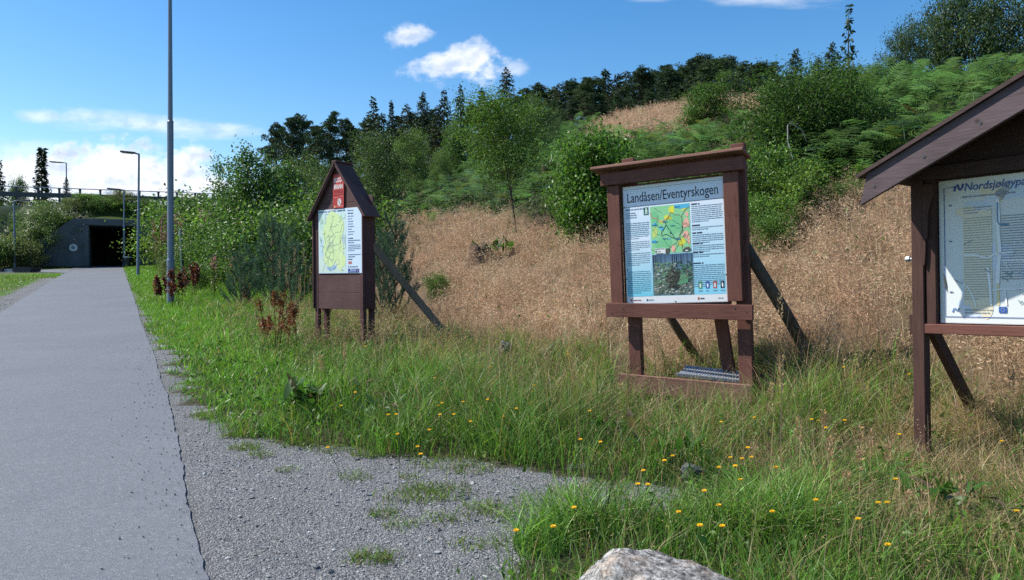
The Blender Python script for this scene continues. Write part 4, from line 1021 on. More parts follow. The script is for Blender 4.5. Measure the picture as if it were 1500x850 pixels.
def spruce_mesh(seed, H, Rd, zb=.06, col=(.022, .045, .018), nw=34, per=7, cards0=9, bark='bark', droop=.35, power=.85, size=.24):
    r = np.random.default_rng(seed); t = np.linspace(0, 1, 6)
    wood = [tube_np(np.stack([.0 * t, 0 * t, H * t], -1), .02 * H * (1 - .93 * t), 7)]
    P, S, C, D = [], [], [], []
    for q in range(nw):
        tb0 = zb + (1 - zb) * (q / nw) ** .95
        for b in range(per):
            tb = min(.995, max(zb * .7, tb0 + r.uniform(-.75, .75) / nw)); L = Rd * (1 - tb) ** power * r.uniform(.55, 1.18) + .015
            az = b * 6.283 / per + q * 1.3 + r.uniform(-.3, .3)
            d = np.array([math.cos(az), math.sin(az), 0])
            cards = max(4, int(cards0 * 1.9 * L / Rd)); k = ((np.arange(cards) + r.random(cards)) / cards) ** .68
            pts = np.array([0, 0, tb * H]) + d * (L * k)[:, None] + np.array([0, 0, 1.0]) * (L * (.18 * k - droop * k ** 1.6 + .12 * k ** 4))[:, None]
            pts += r.normal(size=pts.shape) * .03 * L
            P.append(pts); dd = np.repeat((d + [0, 0, -.35])[None], cards, 0); side = np.cross(d, [0, 0, 1]); dd = dd + side * r.choice([-1, 1], cards)[:, None] * r.uniform(.3, 1.1, cards)[:, None]; D.append(dd)
            S.append(size * H / 10 * (1.25 - .6 * k) * r.uniform(.7, 1.3, cards) + .0)
            C.append(jit(col, cards, r, .25, .06) * r.uniform(.8, 1.2))
    P = np.concatenate(P); 
    lf = leaves(P, np.concatenate(S) * 1.9, np.concatenate(C), r, .25, .42, np.concatenate(D) / 1.4, .05)
    return mesh_np('trunk', wood, MAT[bark], link=False, smooth=True), mesh_np('crown', [lf], MAT['needle'], link=False)

def pine_mesh(seed, H, Rd, zb=.35, col=(.03, .05, .022), ncl=56, per=120, size=.22):
    r = np.random.default_rng(seed); t = np.linspace(0, 1, 7)
    tp = np.stack([.02 * H * np.cumsum(r.normal(size=7)) * .5 * t, .02 * H * np.cumsum(r.normal(size=7)) * .5 * t, H * .97 * t], -1)
    wood = [tube_np(tp, .021 * H * (1 - .9 * t), 7)]
    P, S, C, D = [], [], [], []
    for q in range(ncl):
        tb = zb + (1 - zb) * r.random() ** .8
        tt = (tb - zb) / (1 - zb)
        L = Rd * (np.clip(1.08 - tt ** 1.6, .10, 1)) * r.uniform(.3, 1.15) * (.6 + .4 * min(1, tt * 5))
        az = r.uniform(0, 6.28); bp = np.array([np.interp(tb, t, tp[:, k]) for k in range(3)])
        d = np.array([math.cos(az), math.sin(az), r.uniform(.05, .5)])
        tip = bp + d * L
        wood.append(tube_np(np.stack([bp, bp + d * L * .5 - [0, 0, .03 * L], tip]), [.008 * H * (1 - tb) + .012, .02, .008], 4))
        for sub in range(3):
            c = tip - d * L * sub * .28 + r.normal(size=3) * .10 * Rd
            n = per // (sub + 1)
            o = r.normal(size=(n, 3)); o /= np.linalg.norm(o, axis=1, keepdims=True)
            P.append(c + o * np.array([1, 1, .34]) * ((.09 + .09 * (1 - tt)) * Rd * r.random((n, 1)) ** .5)); D.append(o + [0, 0, .45]); S.append(size * H / 10 * r.uniform(.6, 1.2, n)); C.append(jit(col, n, r, .25, .07) * r.uniform(.75, 1.25))
    lf = leaves(np.concatenate(P), np.concatenate(S), np.concatenate(C), r, .2, .32, np.concatenate(D), .04)
    return mesh_np('trunk', wood, MAT['pinebark'], link=False, smooth=True), mesh_np('crown', [lf], MAT['needle'], link=False)

def sapling_pine_mesh(seed, H, Rd, col=(.085, .15, .09), n=8000, whorls=6):
    r = np.random.default_rng(seed); t = np.linspace(0, 1, 6)
    wood = [tube_np(np.stack([.02 * H * np.sin(3 * t), 0 * t, H * .95 * t], -1), .018 * H * (1 - .8 * t), 6)]
    segs = [(np.array([0, 0, H * .55]), np.array([0, 0, H]))]
    for w in range(whorls):
        tb = .06 + .8 * w / whorls
        for b in range(6):
            az = b * 1.05 + w * .5 + r.uniform(-.3, .3); L = Rd * (1.1 - tb) * r.uniform(.7, 1.15)
            a = np.array([0, 0, tb * H]); e = a + np.array([math.cos(az) * L, math.sin(az) * L, L * r.uniform(.5, 1.0)])
            wood.append(tube_np(np.stack([a, e]), [.008 * H, .004 * H], 4)); segs.append((a * .7 + e * .3, e))
            for q in range(3):
                a2 = a + (e - a) * r.uniform(.4, .9); e2 = a2 + np.array([math.cos(az + r.uniform(-1, 1)), math.sin(az + r.uniform(-1, 1)), 1.0]) * L * .35
                segs.append((a2, e2))
    A = np.array([s[0] for s in segs]); E = np.array([s[1] for s in segs]); ln = np.linalg.norm(E - A, axis=1)
    si = r.choice(len(segs), n, p=ln / ln.sum()); k = r.random((n, 1))
    P = A[si] + (E[si] - A[si]) * k; ax = (E[si] - A[si]) / ln[si][:, None]
    D = r.normal(size=(n, 3)); D /= np.linalg.norm(D, axis=1, keepdims=True); D = D + ax * 1.1
    lf = leaves(P, r.uniform(.06, .11, n) * H / 1.6, jit(col, n, r, .25, .08), r, 0, .11, D * 1.6, .02)
    return mesh_np('trunk', wood, MAT['pinebark'], link=False, smooth=True), mesh_np('crown', [lf], MAT['needle'], link=False)

def plant_tree(name, meshes, X, Y, label, cat, s=1.0, rz=None, sz=None, group=None, sink=.1, z=None, lean=0.0):
    zz = gz(X, Y) if z is None else z
    e = empty(name, (X, Y, zz - sink), label, cat, group)
    e.rotation_euler = (lean, lean * .5, random.uniform(0, 6.28) if rz is None else rz); e.scale = (s, s, sz or s)
    obj_of('trunk', meshes[0], e); obj_of('crown', meshes[1], e)
    return e

def top_h(y, Y, X, z=None): return 1.6 + (HZ - y) / FPX * Y - (gz(X, Y) if z is None else z)

# prototypes (metres)
SPR = [spruce_mesh(s, 10, 3.0 + .3 * (s % 3), col=(.030 + .003 * s, .056, .028), nw=(32, 26, 36, 30, 24)[s % 5], per=8, cards0=(22, 26, 20)[s % 3], size=.19, power=(.7, .95, .8, 1.1, .85)[s % 5], droop=(.35, .5, .2, .3)[s % 4]) for s in (1, 2, 3, 4, 5)]
PIN = [pine_mesh(s, 10, 2.5, zb=.30, col=c) for s, c in ((11, (0.046, 0.079, 0.036)), (12, (0.041, 0.072, 0.036)), (13, (0.058, 0.091, 0.041)), (14, (0.043, 0.074, 0.034)))]
PINB = [pine_mesh(s, 10, 2.6, zb=.08, ncl=80, per=90, col=c) for s, c in ((15, (0.053, 0.089, 0.041)), (16, (0.046, 0.079, 0.041)), (17, (0.065, 0.106, 0.046)))]
WIL = [broadleaf_mesh(s, 6, 2.6, .06, 70, 15000, .15, c, 'bush', 4, .42, .12) for s, c in ((21, (0.077, 0.130, 0.046)), (22, (0.096, 0.156, 0.053)), (23, (0.110, 0.180, 0.053)))]
BIR = [broadleaf_mesh(s, 6, 2.0, .06, 70, 15000, .115, c, 'cone', 3, .7, .11) for s, c in ((31, (0.067, 0.130, 0.036)), (32, (0.079, 0.150, 0.041)))]
BSH = [broadleaf_mesh(s, 2, 1.3, .02, 46, 6500, .085, c, 'bush', 6, .6, .2) for s, c in ((41, (0.094, 0.174, 0.038)), (42, (0.074, 0.138, 0.036)), (43, (0.120, 0.204, 0.041)), (44, (0.126, 0.156, 0.067)))]
YPN = [sapling_pine_mesh(s, 1.6, .75) for s in (51, 52)]

def tree(name, proto, H0_, x, ytop, Y, label, cat, wide=1.0, group=None, z=None):
    X, _ = at(x, Y); h = max(.4, top_h(ytop, Y, X, z)); k = h / H0_
    return plant_tree(name, proto, X, Y, label, cat, k * wide, None, k, group, .08, z)

# spruces in the middle of the skyline
for i, (x, y, Y, w, lb) in enumerate([
    (548, 143, 80, .9, 'dark spruce at the left end of the row of pointed tops behind the far board'), (574, 146, 83, .8, 'slim dark spruce, second of the pointed tops behind the far board'),
    (597, 152, 86, .75, 'short slim spruce between taller pointed tops behind the round willow'), (620, 134, 78, .8, 'tall pointed spruce standing free against the sky behind the willow'),
    (651, 130, 80, .85, 'dense dark spruce beside the tallest pair of pointed tops'), (675, 125, 76, 1.05, 'broad tall spruce with the white cloud right above it'),
    (706, 130, 78, 1.0, 'lone spruce below the right end of the white cloud'), (742, 98, 62, .85, 'tallest spruce top rising behind the crown of the slender rowan'), (560, 165, 74, 1.1, 'low dark spruce filling the gap behind the round willow'), (640, 155, 74, 1.1, 'low dark spruce in front of the tall pair of pointed tops')]):
    tree('spruce_tree', SPR[(i * 2) % 5], 10, x, y, Y, lb, 'spruce tree', w * (1.15, .9, 1.3, 1.0)[i % 4])
for i, (x, y, Y, w) in enumerate([(404, 178, 74, .95), (425, 170, 71, .9), (446, 166, 76, .9), (482, 160, 70, 1.0), (507, 172, 73, 1.0), (462, 182, 68, 1.1), (522, 192, 76, .9)]):
    tree('pine_tree', PIN[i % 4], 10, x, y, Y, ['dark pine with ragged crown at the left edge of the clump behind the birches', 'dark pine with tufted branches, second in the clump behind the birches', 'pine with flat tufted top in the clump left of the far board', 'tallest dark pine of the clump left of the far board', 'wide dark pine nearest to the steep roof in the clump', 'low pine in the heart of the clump left of the far board', 'low dark pine at the right edge of the clump above the steep roof'][i], 'pine tree', w)
for i, (x, y, Y, w, lb) in enumerate([(536, 172, 84, 1.2, 'dark pine filling the gap left of the row of pointed tops'), (588, 170, 88, 1.2, 'low dark pine between the second and third pointed tops'), (610, 165, 90, 1.2, 'low dark pine left of the free standing pointed spruce'), (634, 158, 90, 1.2, 'dark pine right of the free standing pointed spruce'), (690, 152, 88, 1.3, 'dark pine filling the gap left of the lone spruce'), (722, 148, 86, 1.3, 'dark pine between the lone spruce and the rowan'), (762, 140, 84, 1.2, 'dark pine just right of the tallest spruce top')]):
    tree('pine_tree', PIN[i % 4], 10, x, y, Y, lb, 'pine tree', w)
# pines along the ridge
ridge = [(775, 133), (792, 128), (806, 131), (822, 126), (836, 121), (850, 124), (866, 116), (886, 106), (902, 112), (918, 110), (934, 104), (950, 106), (968, 102), (984, 104), (997, 95), (1012, 98), (1024, 90), (1040, 92), (1052, 88), (1068, 91), (1082, 96), (1096, 97), (1110, 99), (1121, 97)]
for i, (x, y) in enumerate(ridge):
    pr = SPR[i % 5] if x in (886, 902) else ((SPR[i % 5] if i % 6 == 3 else PIN[i % 4]) if i % 3 == 0 else PINB[i % 3])
    tree('spruce_tree' if x in (886, 902) else 'pine_tree', pr, 10, x + random.uniform(-3, 3), y - 5, 66 + (i * 7) % 17, ['pine in the close treeline on the ridge above the straw patch', 'pointed spruce standing out of the pine treeline on the ridge'][x in (886, 902)], 'pine tree' if x not in (886, 902) else 'spruce tree', random.uniform(1.35, 1.9), 'pines along the ridge' if x not in (886, 902) else 'spruces in the ridge treeline')
for i, x in enumerate(range(770, 1130, 22)):
    tree('pine_tree', PINB[(i + 1) % 3], 10, x, 150 - (x - 770) * .09, 60 + (i * 5) % 9, 'low bushy pine at the foot of the treeline on the ridge', 'pine tree', 1.5, 'low pines below the ridge treeline')
# middle distance broadleaved trees
for nm, pr, H_, x, y, Y, w, lb in [
    ('birch_tree', BIR[0], 6, 374, 192, 29, .85, 'tall leafy birch with thin top rising left of the dark pines'), ('birch_tree', BIR[1], 6, 346, 228, 31, .85, 'smaller birch leaning against the tall birch on its left'),
    ('birch_tree', BIR[0], 6, 412, 215, 33, .8, 'birch with pointed crown on the right of the tall birch'), ('willow_tree', WIL[1], 6, 452, 216, 36, .62, 'pale green willow between the birches and the steep roof'),
    ('willow_tree', WIL[0], 6, 490, 232, 34, .6, 'dark green willow just behind the steep roof of the far board'), ('willow_tree', WIL[0], 6, 556, 188, 42, .78, 'large round grey green willow right of the steep roof'),
    ('willow_tree', WIL[2], 6, 604, 180, 48, .7, 'light green willow behind the large round one'), ('birch_tree', BIR[1], 6, 668, 165, 52, .8, 'light birch between willow and rowan with bare stem showing'),
    ('willow_tree', WIL[2], 6, 645, 215, 46, .62, 'low light green willow at the top of the bracken'), ('willow_tree', WIL[1], 6, 700, 192, 55, .7, 'dark leafy willow at the forest edge left of the rowan'),
    ('willow_tree', WIL[0], 6, 788, 132, 42, .62, 'big dark willow behind the slender rowan'), ('willow_tree', WIL[0], 6, 815, 170, 48, .6, 'dark round willow at the left foot of the pine ridge'),
    ('rowan_sapling', BIR[1], 6, 1036, 104, 31, 1.7, 'green young rowan standing alone on the upper straw patch')]:
    tree(nm, pr, H_, x, y, Y, lb, 'tree', w)
# slender rowan with bare lower stems
rw = broadleaf_mesh(61, 5, 1.05, .40, 44, 11500, .085, (.078, .150, .030), 'column', 2, .33, .2, .6, .035)
tree('rowan_tree', rw, 5, 757, 118, 24, 'slender rowan with bare lower stems growing at the back of the straw', 'rowan tree', 1.35)
# leafy bush left of the middle board
oak = broadleaf_mesh(62, 3, 1.25, .03, 70, 12500, .115, (.075, .160, .028), 'column', 5, .62, .18)
tree('leafy_bush', oak, 3, 866, 190, 18.6, 'broad leafy bush with bright leaves left of the middle board roof', 'bush', .85)
tree('leafy_bush', BSH[0], 2, 836, 255, 19.5, 'small bright bush leaning out of the broad leafy bush', 'bush', .6)
# rowan and spruce thicket above the middle board
th = broadleaf_mesh(63, 4.5, 1.5, .04, 80, 17000, .12, (.054, .108, .028), 'bush', 5, .34, .2, .6)
tree('rowan_thicket', th, 4.5, 1165, 92, 17.0, 'dense dark rowan thicket with bleached branch above the middle board', 'rowan thicket', 1.35)
tree('rowan_thicket', th, 4.5, 1225, 80, 17.6, 'dark rowan thicket below the thin tall leader', 'rowan thicket', 1.2)
ld = spruce_mesh(64, 4, 1.2, .1, (.034, .060, .026), 20, 4, 16, droop=.0, power=1.2, size=.26)
tree('young_spruce', ld, 4, 1240, 4, 18.2, 'thin young spruce whose long leader rises to the top of the picture', 'young spruce', .62)
for x, y, Y, lb in [(1163, 70, 24, 'dark young spruce top behind the left part of the thicket'), (1196, 82, 25, 'small dark spruce top between the two thickets'), (1216, 60, 23, 'dark spruce top just left of the long leader')]:
    tree('young_spruce', SPR[1], 10, x, y, Y, lb, 'young spruce', 1.0)
# raspberry-like scrub
for i, (x, y, Y, w, pr, lb) in enumerate([(1120, 205, 14.5, .62, 0, 'light green raspberry bush beside the right post top of the middle board'), (1150, 235, 13.6, .55, 2, 'light leafy scrub at the foot of the dark thicket'), (1108, 275, 13.2, .6, 0, 'low green scrub behind the right post of the middle board'),
     (985, 190, 33, .6, 1, 'small green bush in front of the upper straw patch'), (930, 205, 30, .8, 0, 'low green bush below the upper straw patch'), (1090, 200, 26, .6, 3, 'yellowish low bush behind the roof of the middle board'), (895, 215, 27, .8, 2, 'bright low bush on the slope right of the leafy bush')]):
    tree('scrub_bush', BSH[pr], 2, x, y, Y, lb, 'bush', w / .6)
for x, y, Y, w, pr, lb in [(1118, 518, 8.9, .42, 1, 'low dark green bush behind the right leg of the middle board'), (640, 392, 17.5, .35, 0, 'small green bush in the straw right of the far board'), (1135, 300, 12.6, .5, 0, 'bright fern-edged bush right of the middle board'), (1245, 255, 13.5, .5, 0, 'small green bush left of the gable roof')]:
    tree('scrub_bush', BSH[pr], 2, x, y, Y, lb, 'bush', w / .6)
# birches on the right skyline
b4 = broadleaf_mesh(65, 6, 2.3, .1, 70, 11000, .15, (.050, .086, .036), 'round', 3, .6, .12)
for x, y, Y, w, lb in [(1322, 22, 25, .62, 'dark birch at the left end of the row on the right skyline'), (1372, -12, 27, .62, 'dark birch second in the row on the right skyline'), (1425, -40, 26, .7, 'tallest dark birch of the right skyline, cut by the top edge'), (1478, -25, 25, .7, 'dark birch on the right skyline behind the gable roof'), (1530, -10, 26, .7, 'dark birch beyond the gable roof at the right edge')]:
    tree('birch_tree', b4, 6, x, y, Y, lb, 'birch tree', w)
# young pines
for i, (x, y, Y, w, lb) in enumerate([(398, 296, 20.5, 1.0, 'bluish young pine with upright shoots left of the far board'), (352, 352, 19, 1.15, 'low wide young pine near the tall lamp post'), (425, 330, 18.5, 1.0, 'bluish young pine touching the left wall of the far board'), (580, 298, 16.8, .85, 'bluish young pine right of the far board'), (560, 330, 15.8, .8, 'small young pine half hidden by the far board')]):
    tree('young_pine', YPN[i % 2], 1.6, x, y, Y, lb, 'young pine', w * .52)
# bushes on the slope between path and birches
for i, (x, y, Y, w, pr, lb) in enumerate([(266, 300, 50, 1.0, 2, 'yellow green bush on the bank right of the underpass'), (282, 288, 50, 1.1, 0, 'green bush on the bank below the end of the guard rail'), (318, 282, 46, 1.1, 1, 'dark green bush left of the birches'), (246, 350, 44, .5, 3, 'pale bush with pinkish tint beside the second lamp'), (282, 345, 38, .85, 3, 'pale green bush behind the tall lamp post'), (300, 330, 34, 1.0, 1, 'dark bramble bush behind the grey marker post'), (247, 374, 36, .6, 3, 'low pale weedy bush left of the tall lamp post'),
     (330, 345, 29, 1.0, 1, 'dark bramble bush above the low young pine'), (372, 330, 26, .95, 1, 'bramble bush in front of the tall birch'), (290, 385, 26, .8, 1, 'low dark bramble right of the tall lamp post'), (415, 290, 27, 1.0, 0, 'green bush between birches and far board'), (445, 300, 24, .9, 1, 'dark bush hard behind the left wall of the far board'), (470, 270, 29, 1.1, 0, 'green bush behind the far board'), (528, 292, 27, .7, 1, 'dark bush seen right of the far board wall'), (380, 300, 33, 1.1, 0, 'leafy green bush in front of the birches'), (345, 300, 36, 1.1, 2, 'bright green bush left of the birches'), (195, 366, 57, .4, 2, 'small light green bush in the mouth of the underpass'), (238, 322, 56, .7, 1, 'dark bush covering the right wing wall')]):
    tree('slope_bush', BSH[pr], 2, x, y, Y, lb, 'bush', w)
# left of the underpass
for nm, pr, H_, x, y, Y, w, z, lb in [
    ('cypress_tree', spruce_mesh(71, 8, 1.15, .03, (.030, .045, .020), 40, 7, 6, droop=-.5, power=.9, size=.26), 8, 63, 216, 72, 1.0, ZF + 2.5, 'pointed dark cypress beyond the road left of the slim road lamp'),
    ('spruce_tree', SPR[0], 10, 1, 234, 74, .8, ZF + 2, 'dark spruce cut by the picture edge beyond the road'), ('dark_tree', BIR[0], 6, 28, 248, 72, .62, ZF + 3, 'ragged dark tree between the cypress and the edge spruce'),
    ('young_spruce', SPR[1], 10, 99, 258, 70, .62, ZF + 4.2, 'thin small spruce at the foot of the slim road lamp'), ('willow_tree', WIL[1], 6, 70, 288, 54, 1.0, None, 'big light green willow covering the left bank of the underpass'), ('willow_tree', WIL[0], 6, 20, 300, 62, .8, ZF + 1, 'dark shaded willow below the road at the picture edge'), ('willow_tree', WIL[0], 6, 108, 318, 61, .5, ZF + .6, 'dark willow hanging over the left wing wall'), ('willow_tree', WIL[0], 6, -30, 290, 64, 1.0, ZF + 1, 'dark willow at the outer left of the bank')]:
    tree(nm, pr, H_, x, y, Y, lb, 'tree', w, None, z)
for i, (x, y, Y, w, pr) in enumerate([(8, 342, 50, 1.2, 3), (38, 352, 51, .9, 3), (58, 350, 53, .9, 0), (-15, 345, 49, 1.2, 1)]):
    tree('pale_shrub', BSH[pr], 2, x, y, Y, ['pale shrub with whitish leaves at the picture edge left of the lamp', 'pale low shrub just right of the lamp by the stone blocks', 'green shrub below the light green willow', 'dark shrub at the outer left'][i], 'shrub', w)
for i in range(17):
    x = 92 + i * 11.5; u_ = -8.5 + i * .78; X, Y = xy(u_, V0 + .95 + .5 * (i % 3))
    z = ZF + float(bank(np.array(u_), np.array(V0 + .9 + .5 * (i % 3)))) - .25
    plant_tree('bank_shrub', BSH[[0, 1, 2, 3][i % 4]], X, Y, 'green shrub in the strip hanging over the head wall of the underpass', 'shrub', .62 + .14 * ((i * 7) % 3), None, .45 + .12 * (i % 2), 'shrubs over the underpass', 0, z)
# ------------------------------------------------------------------ ground cover
def scatter(x0, x1, y0, y1, dens, r, zs, margin=140, cap=None):
    """random points of the wanted zones that lie about inside the view"""
    n = int((x1 - x0) * (y1 - y0) * dens)
    X = r.uniform(x0, x1, n); Y = r.uniform(y0, y1, n)
    Z = ground(X, Y)
    px, py, d = proj(X, Y, Z + .2)
    k = (px > -margin) & (px < 1500 + margin) & (py < 850 + 260) & (d > 1.2)
    X, Y, Z = X[k], Y[k], Z[k]
    zz = zone(X + .06 * r.normal(size=len(X)), Y + .06 * r.normal(size=len(X))); zz = np.where(np.isin(zone(X, Y), (7,)), 7, zz); k = np.isin(zz, zs)
    return X[k], Y[k], Z[k], zz[k]

def patch(X, Y, f, ph=0.0): return np.sin(f * X + 1.7 * np.sin(.7 * f * Y + ph)) * np.sin(f * 1.1 * Y + ph + .9 * np.sin(.8 * f * X))

r = np.random.default_rng(101)
parts = []
# tall green grass round the boards
for (x0, x1, y0, y1, dens) in [(-4.5, 6.5, 2.2, 7.5, 1650), (-7, 6.5, 7.5, 13, 900), (-12, 4, 13, 19, 520)]:
    X, Y, Z, zz = scatter(x0, x1, y0, y1, dens, r, (3, 2))
    u, v = uv(X, Y)
    tuf = np.clip(.5 + .38 * patch(X, Y, 2.3) + .38 * patch(X, Y, 5.1, 1.3), 0, 1)
    k = r.random(len(X)) < .22 + .85 * tuf; X, Y, Z, u, v, tuf = X[k], Y[k], Z[k], u[k], v[k], tuf[k]
    n = len(X)
    ed = np.clip((u - .35) / 1.4, .0, 1)
    near = (v < 4.6) & (u < 5)
    h = (.15 + .36 * tuf * ed + .10 * ed) * r.uniform(.55, 1.35, n) * np.where(Y < 5.2, .72, 1)
    # lower beside the path further on
    h *= np.where(v > 9, .75, 1.0)
    lush = patch(X, Y, 1.1, 2.0) * .5 + .5
    dry = np.clip((u - 2.4) / 3.5, 0, .6) * .8 + .12
    dry = np.where((X > 1.9) & (u > 2.4), np.maximum(dry, .62 + .3 * patch(X, Y, 2.0, .5)), dry)
    isdry = r.random(n) < dry * (1 - .5 * lush)
    c1 = np.array([.075, .170, .028]); c2 = np.array([.165, .300, .050]); c3 = np.array([.34, .25, .14])
    C = np.where(isdry[:, None], c3, c1 + (c2 - c1) * (lush * .6 + .4 * r.random(n))[:, None])
    C = np.where((v > 7.5)[:, None] & (u < 1.6)[:, None] & ~isdry[:, None], np.array([.15, .32, .040]), C)
    C = (C * (1 + .34 * r.normal(size=(n, 1))) * (1 + .10 * r.normal(size=(n, 3)))).clip(.012, .6)
    w = r.uniform(.0045, .0125, n) * np.clip(Y / 7, .8, 2.0)
    q2 = (np.stack([X, Y], -1) - O2[:2]) @ R2[:2, :2]; h *= np.where((np.abs(q2[:, 0] - .1) < 1.0) & (q2[:, 1] < .45) & (q2[:, 1] > -.75), .30, 1.0)
    h *= np.where((np.hypot(X - 3.1, Y - 5.65) < .75), .45, np.where(np.hypot(X + 2.75, Y - 12.0) < 1.0, .6, 1.0))
    h = np.where(isdry, h * 1.25, h); w = np.where(isdry, w * .7, w)
    parts.append(blades(np.stack([X, Y, Z - .01], -1), h, w, r.uniform(.1, 1.15, n), C, 3, r))
# verge grass further along the path, and the lawn on the left
for (x0, x1, y0, y1, dens, zs) in [(-18, -4, 13, 30, 420, (2, 3)), (-32, -12, 28, 56, 130, (2, 3)), (-48, -17, 19, 50, 90, (6,))]:
    X, Y, Z, zz = scatter(x0, x1, y0, y1, dens, r, zs); n = len(X); u, v = uv(X, Y)
    lawn = zs == (6,)
    if lawn:
        k = (v < 50 - .42 * (-u - 3)); X, Y, Z, u, v = X[k], Y[k], Z[k], u[k], v[k]; n = len(X)
    h = (np.full(n, .09) if lawn else .14 + .10 * np.clip(u - .6, 0, 2)) * r.uniform(.6, 1.4, n)
    yel = np.clip(patch(X, Y, .5) * .5 + .3, 0, .6)[:, None] * (1.0 if lawn else .5)
    C = np.array([.15, .32, .035]) * (1 - yel) + np.array([.17, .20, .045]) * yel
    C = (C * (1 + .2 * r.normal(size=(n, 1)))).clip(.01, .6)
    parts.append(blades(np.stack([X, Y, Z - .01], -1), h, .011 * np.clip(Y / 14, 1, 3.2) * r.uniform(.7, 1.3, n), r.uniform(.2, 1.1, n), C, 2, r))
# tufts straying onto the gravel
TUFT_PX = [(640, 722, .20, 210), (610, 728, .18, 160), (545, 820, .09, 130), (563, 755, .08, 60), (722, 748, .13, 90), (745, 758, .1, 60), (343, 640, .09, 90), (358, 657, .10, 120), (540, 667, .12, 140), (655, 676, .24, 260), (690, 690, .15, 90), (300, 612, .08, 60), (735, 660, .2, 160), (760, 662, .18, 140), (885, 715, .15, 120), (480, 657, .2, 160), (430, 650, .15, 120), (700, 742, .08, 40), (760, 800, .12, 60), (600, 700, .06, 25)]
for x, y, rad, n in TUFT_PX + [(520, 700, .10, 50), (590, 770, .10, 50), (660, 760, .12, 60), (800, 735, .16, 90), (840, 722, .14, 80), (420, 690, .07, 30), (380, 668, .09, 50), (690, 800, .1, 50)]:
    n = int(n * 1.7)
    cx, cy = pix(x, y); a = r.uniform(0, 6.28, n); q = rad * np.sqrt(r.random(n)) * np.where(r.random(n) < .2, 1.5, 1)
    X = cx + q * np.cos(a) * 1.3; Y = cy + q * np.sin(a)
    C = jit((.14, .23, .045), n, r, .3); C[r.random(n) < .2] = (.2, .16, .08)
    parts.append(blades(np.stack([X, Y, ground(X, Y) - .004], -1), r.uniform(.02, .10, n), r.uniform(.004, .009, n), r.uniform(.3, 1.5, n), C, 3, r))
# arching tussocks in front of the boards and by the boulder
for x, y, n, hh in [(640, 575, 420, .55), (610, 590, 260, .48), (690, 600, 220, .45), (590, 560, 200, .42), (890, 612, 200, .42), (955, 640, 220, .32), (850, 610, 160, .4), (820, 780, 240, .34), (790, 805, 200, .28), (870, 775, 180, .34), (1090, 790, 300, .46), (1140, 800, 260, .5), (1120, 770, 200, .42), (1060, 640, 150, .36), (1190, 620, 140, .4), (760, 620, 150, .36), (700, 560, 160, .5), (1200, 760, 160, .42), (1280, 720, 140, .36), (1010, 770, 120, .3), (940, 770, 120, .26)]:
    cx, cy = pix(x, y); a = r.uniform(0, 6.28, n); q = .16 * np.sqrt(r.random(n))
    X = cx + q * np.cos(a); Y = cy + q * np.sin(a)
    parts.append(blades(np.stack([X, Y, ground(X, Y) - .01], -1), hh * r.uniform(.6, 1.25, n), r.uniform(.006, .012, n), r.uniform(.25, 1.3, n), jit((.16, .30, .055), n, r, .3), 5, r))
for x, y, n, hh in [(1200, 660, 200, .3), (1290, 680, 240, .3), (1180, 720, 180, .28), (1330, 760, 240, .3), (1450, 790, 260, .3), (1240, 830, 160, .2), (1370, 640, 300, .34), (1410, 610, 300, .36), (1110, 690, 160, .3), (1150, 640, 160, .32), (1330, 650, 260, .36), (1400, 640, 300, .4), (1450, 665, 280, .4), (1300, 600, 200, .34), (1230, 575, 200, .34), (1160, 585, 200, .36), (1430, 705, 200, .34), (1360, 700, 180, .32), (1490, 640, 200, .4), (1080, 640, 120, .3), (1250, 640, 160, .34), (1480, 730, 180, .34), (620, 500, 160, .5), (560, 500, 150, .5), (500, 480, 150, .5), (430, 470, 160, .5), (400, 500, 120, .4)]:
    cx, cy = pix(x, y); a = r.uniform(0, 6.28, n); q = .22 * np.sqrt(r.random(n))
    X = cx + q * np.cos(a); Y = cy + q * np.sin(a)
    parts.append(blades(np.stack([X, Y, ground(X, Y) - .01], -1), hh * r.uniform(.6, 1.25, n), r.uniform(.003, .006, n), r.uniform(.35, 1.4, n), jit((.46, .35, .21), n, r, .25), 5, r))
grass = tag(mesh_np('green_grass', parts, MAT['grass']), kind='stuff')

# dry straw: stems with fine seed heads
def straw(X, Y, Z, h, r, ws, ns, ls, col):
    n = len(X); P = np.stack([X, Y, Z], -1)
    wind = 2.2 + 1.5 * patch(X, Y, .8, .4) + .9 * r.normal(size=n); bnd = r.uniform(.05, .75, n)
    st = blades(P, h, ws, bnd, col * .95, 2, r, None, wind)
    # spikelets round the upper stem
    m = n * ns; t = r.uniform(.50, 1.0, m); i = np.repeat(np.arange(n), ns)
    sp = (.16 * (1.03 - t) + .02) * r.uniform(.3, 1.0, m); a = r.uniform(0, 6.28, m)
    bw = bnd[i] * h[i] * t ** 2; t_ = t * (1 - .35 * bnd[i] * t)
    Q = np.stack([X[i] + np.cos(a) * sp + np.cos(wind[i]) * bw, Y[i] + np.sin(a) * sp + np.sin(wind[i]) * bw, Z[i] + h[i] * t_ * .98 + r.normal(size=m) * .015], -1)
    d = np.stack([np.cos(a) * .5 + np.cos(wind[i]) * .7, np.sin(a) * .5 + np.sin(wind[i]) * .7, r.uniform(-.5, .9, m)], -1)
    sz = np.repeat(ls, ns) * r.uniform(.6, 1.5, m)
    lv = leaves(Q, sz, (col[i] * (1 + .2 * r.normal(size=(m, 1)))).clip(.02, .8), r, .1, .16, d * 1.4, .02)
    return [st, lv]
parts = []
ST = np.array([.62, .445, .275]); SR = np.array([.52, .345, .225]); SY = np.array([.72, .57, .37])
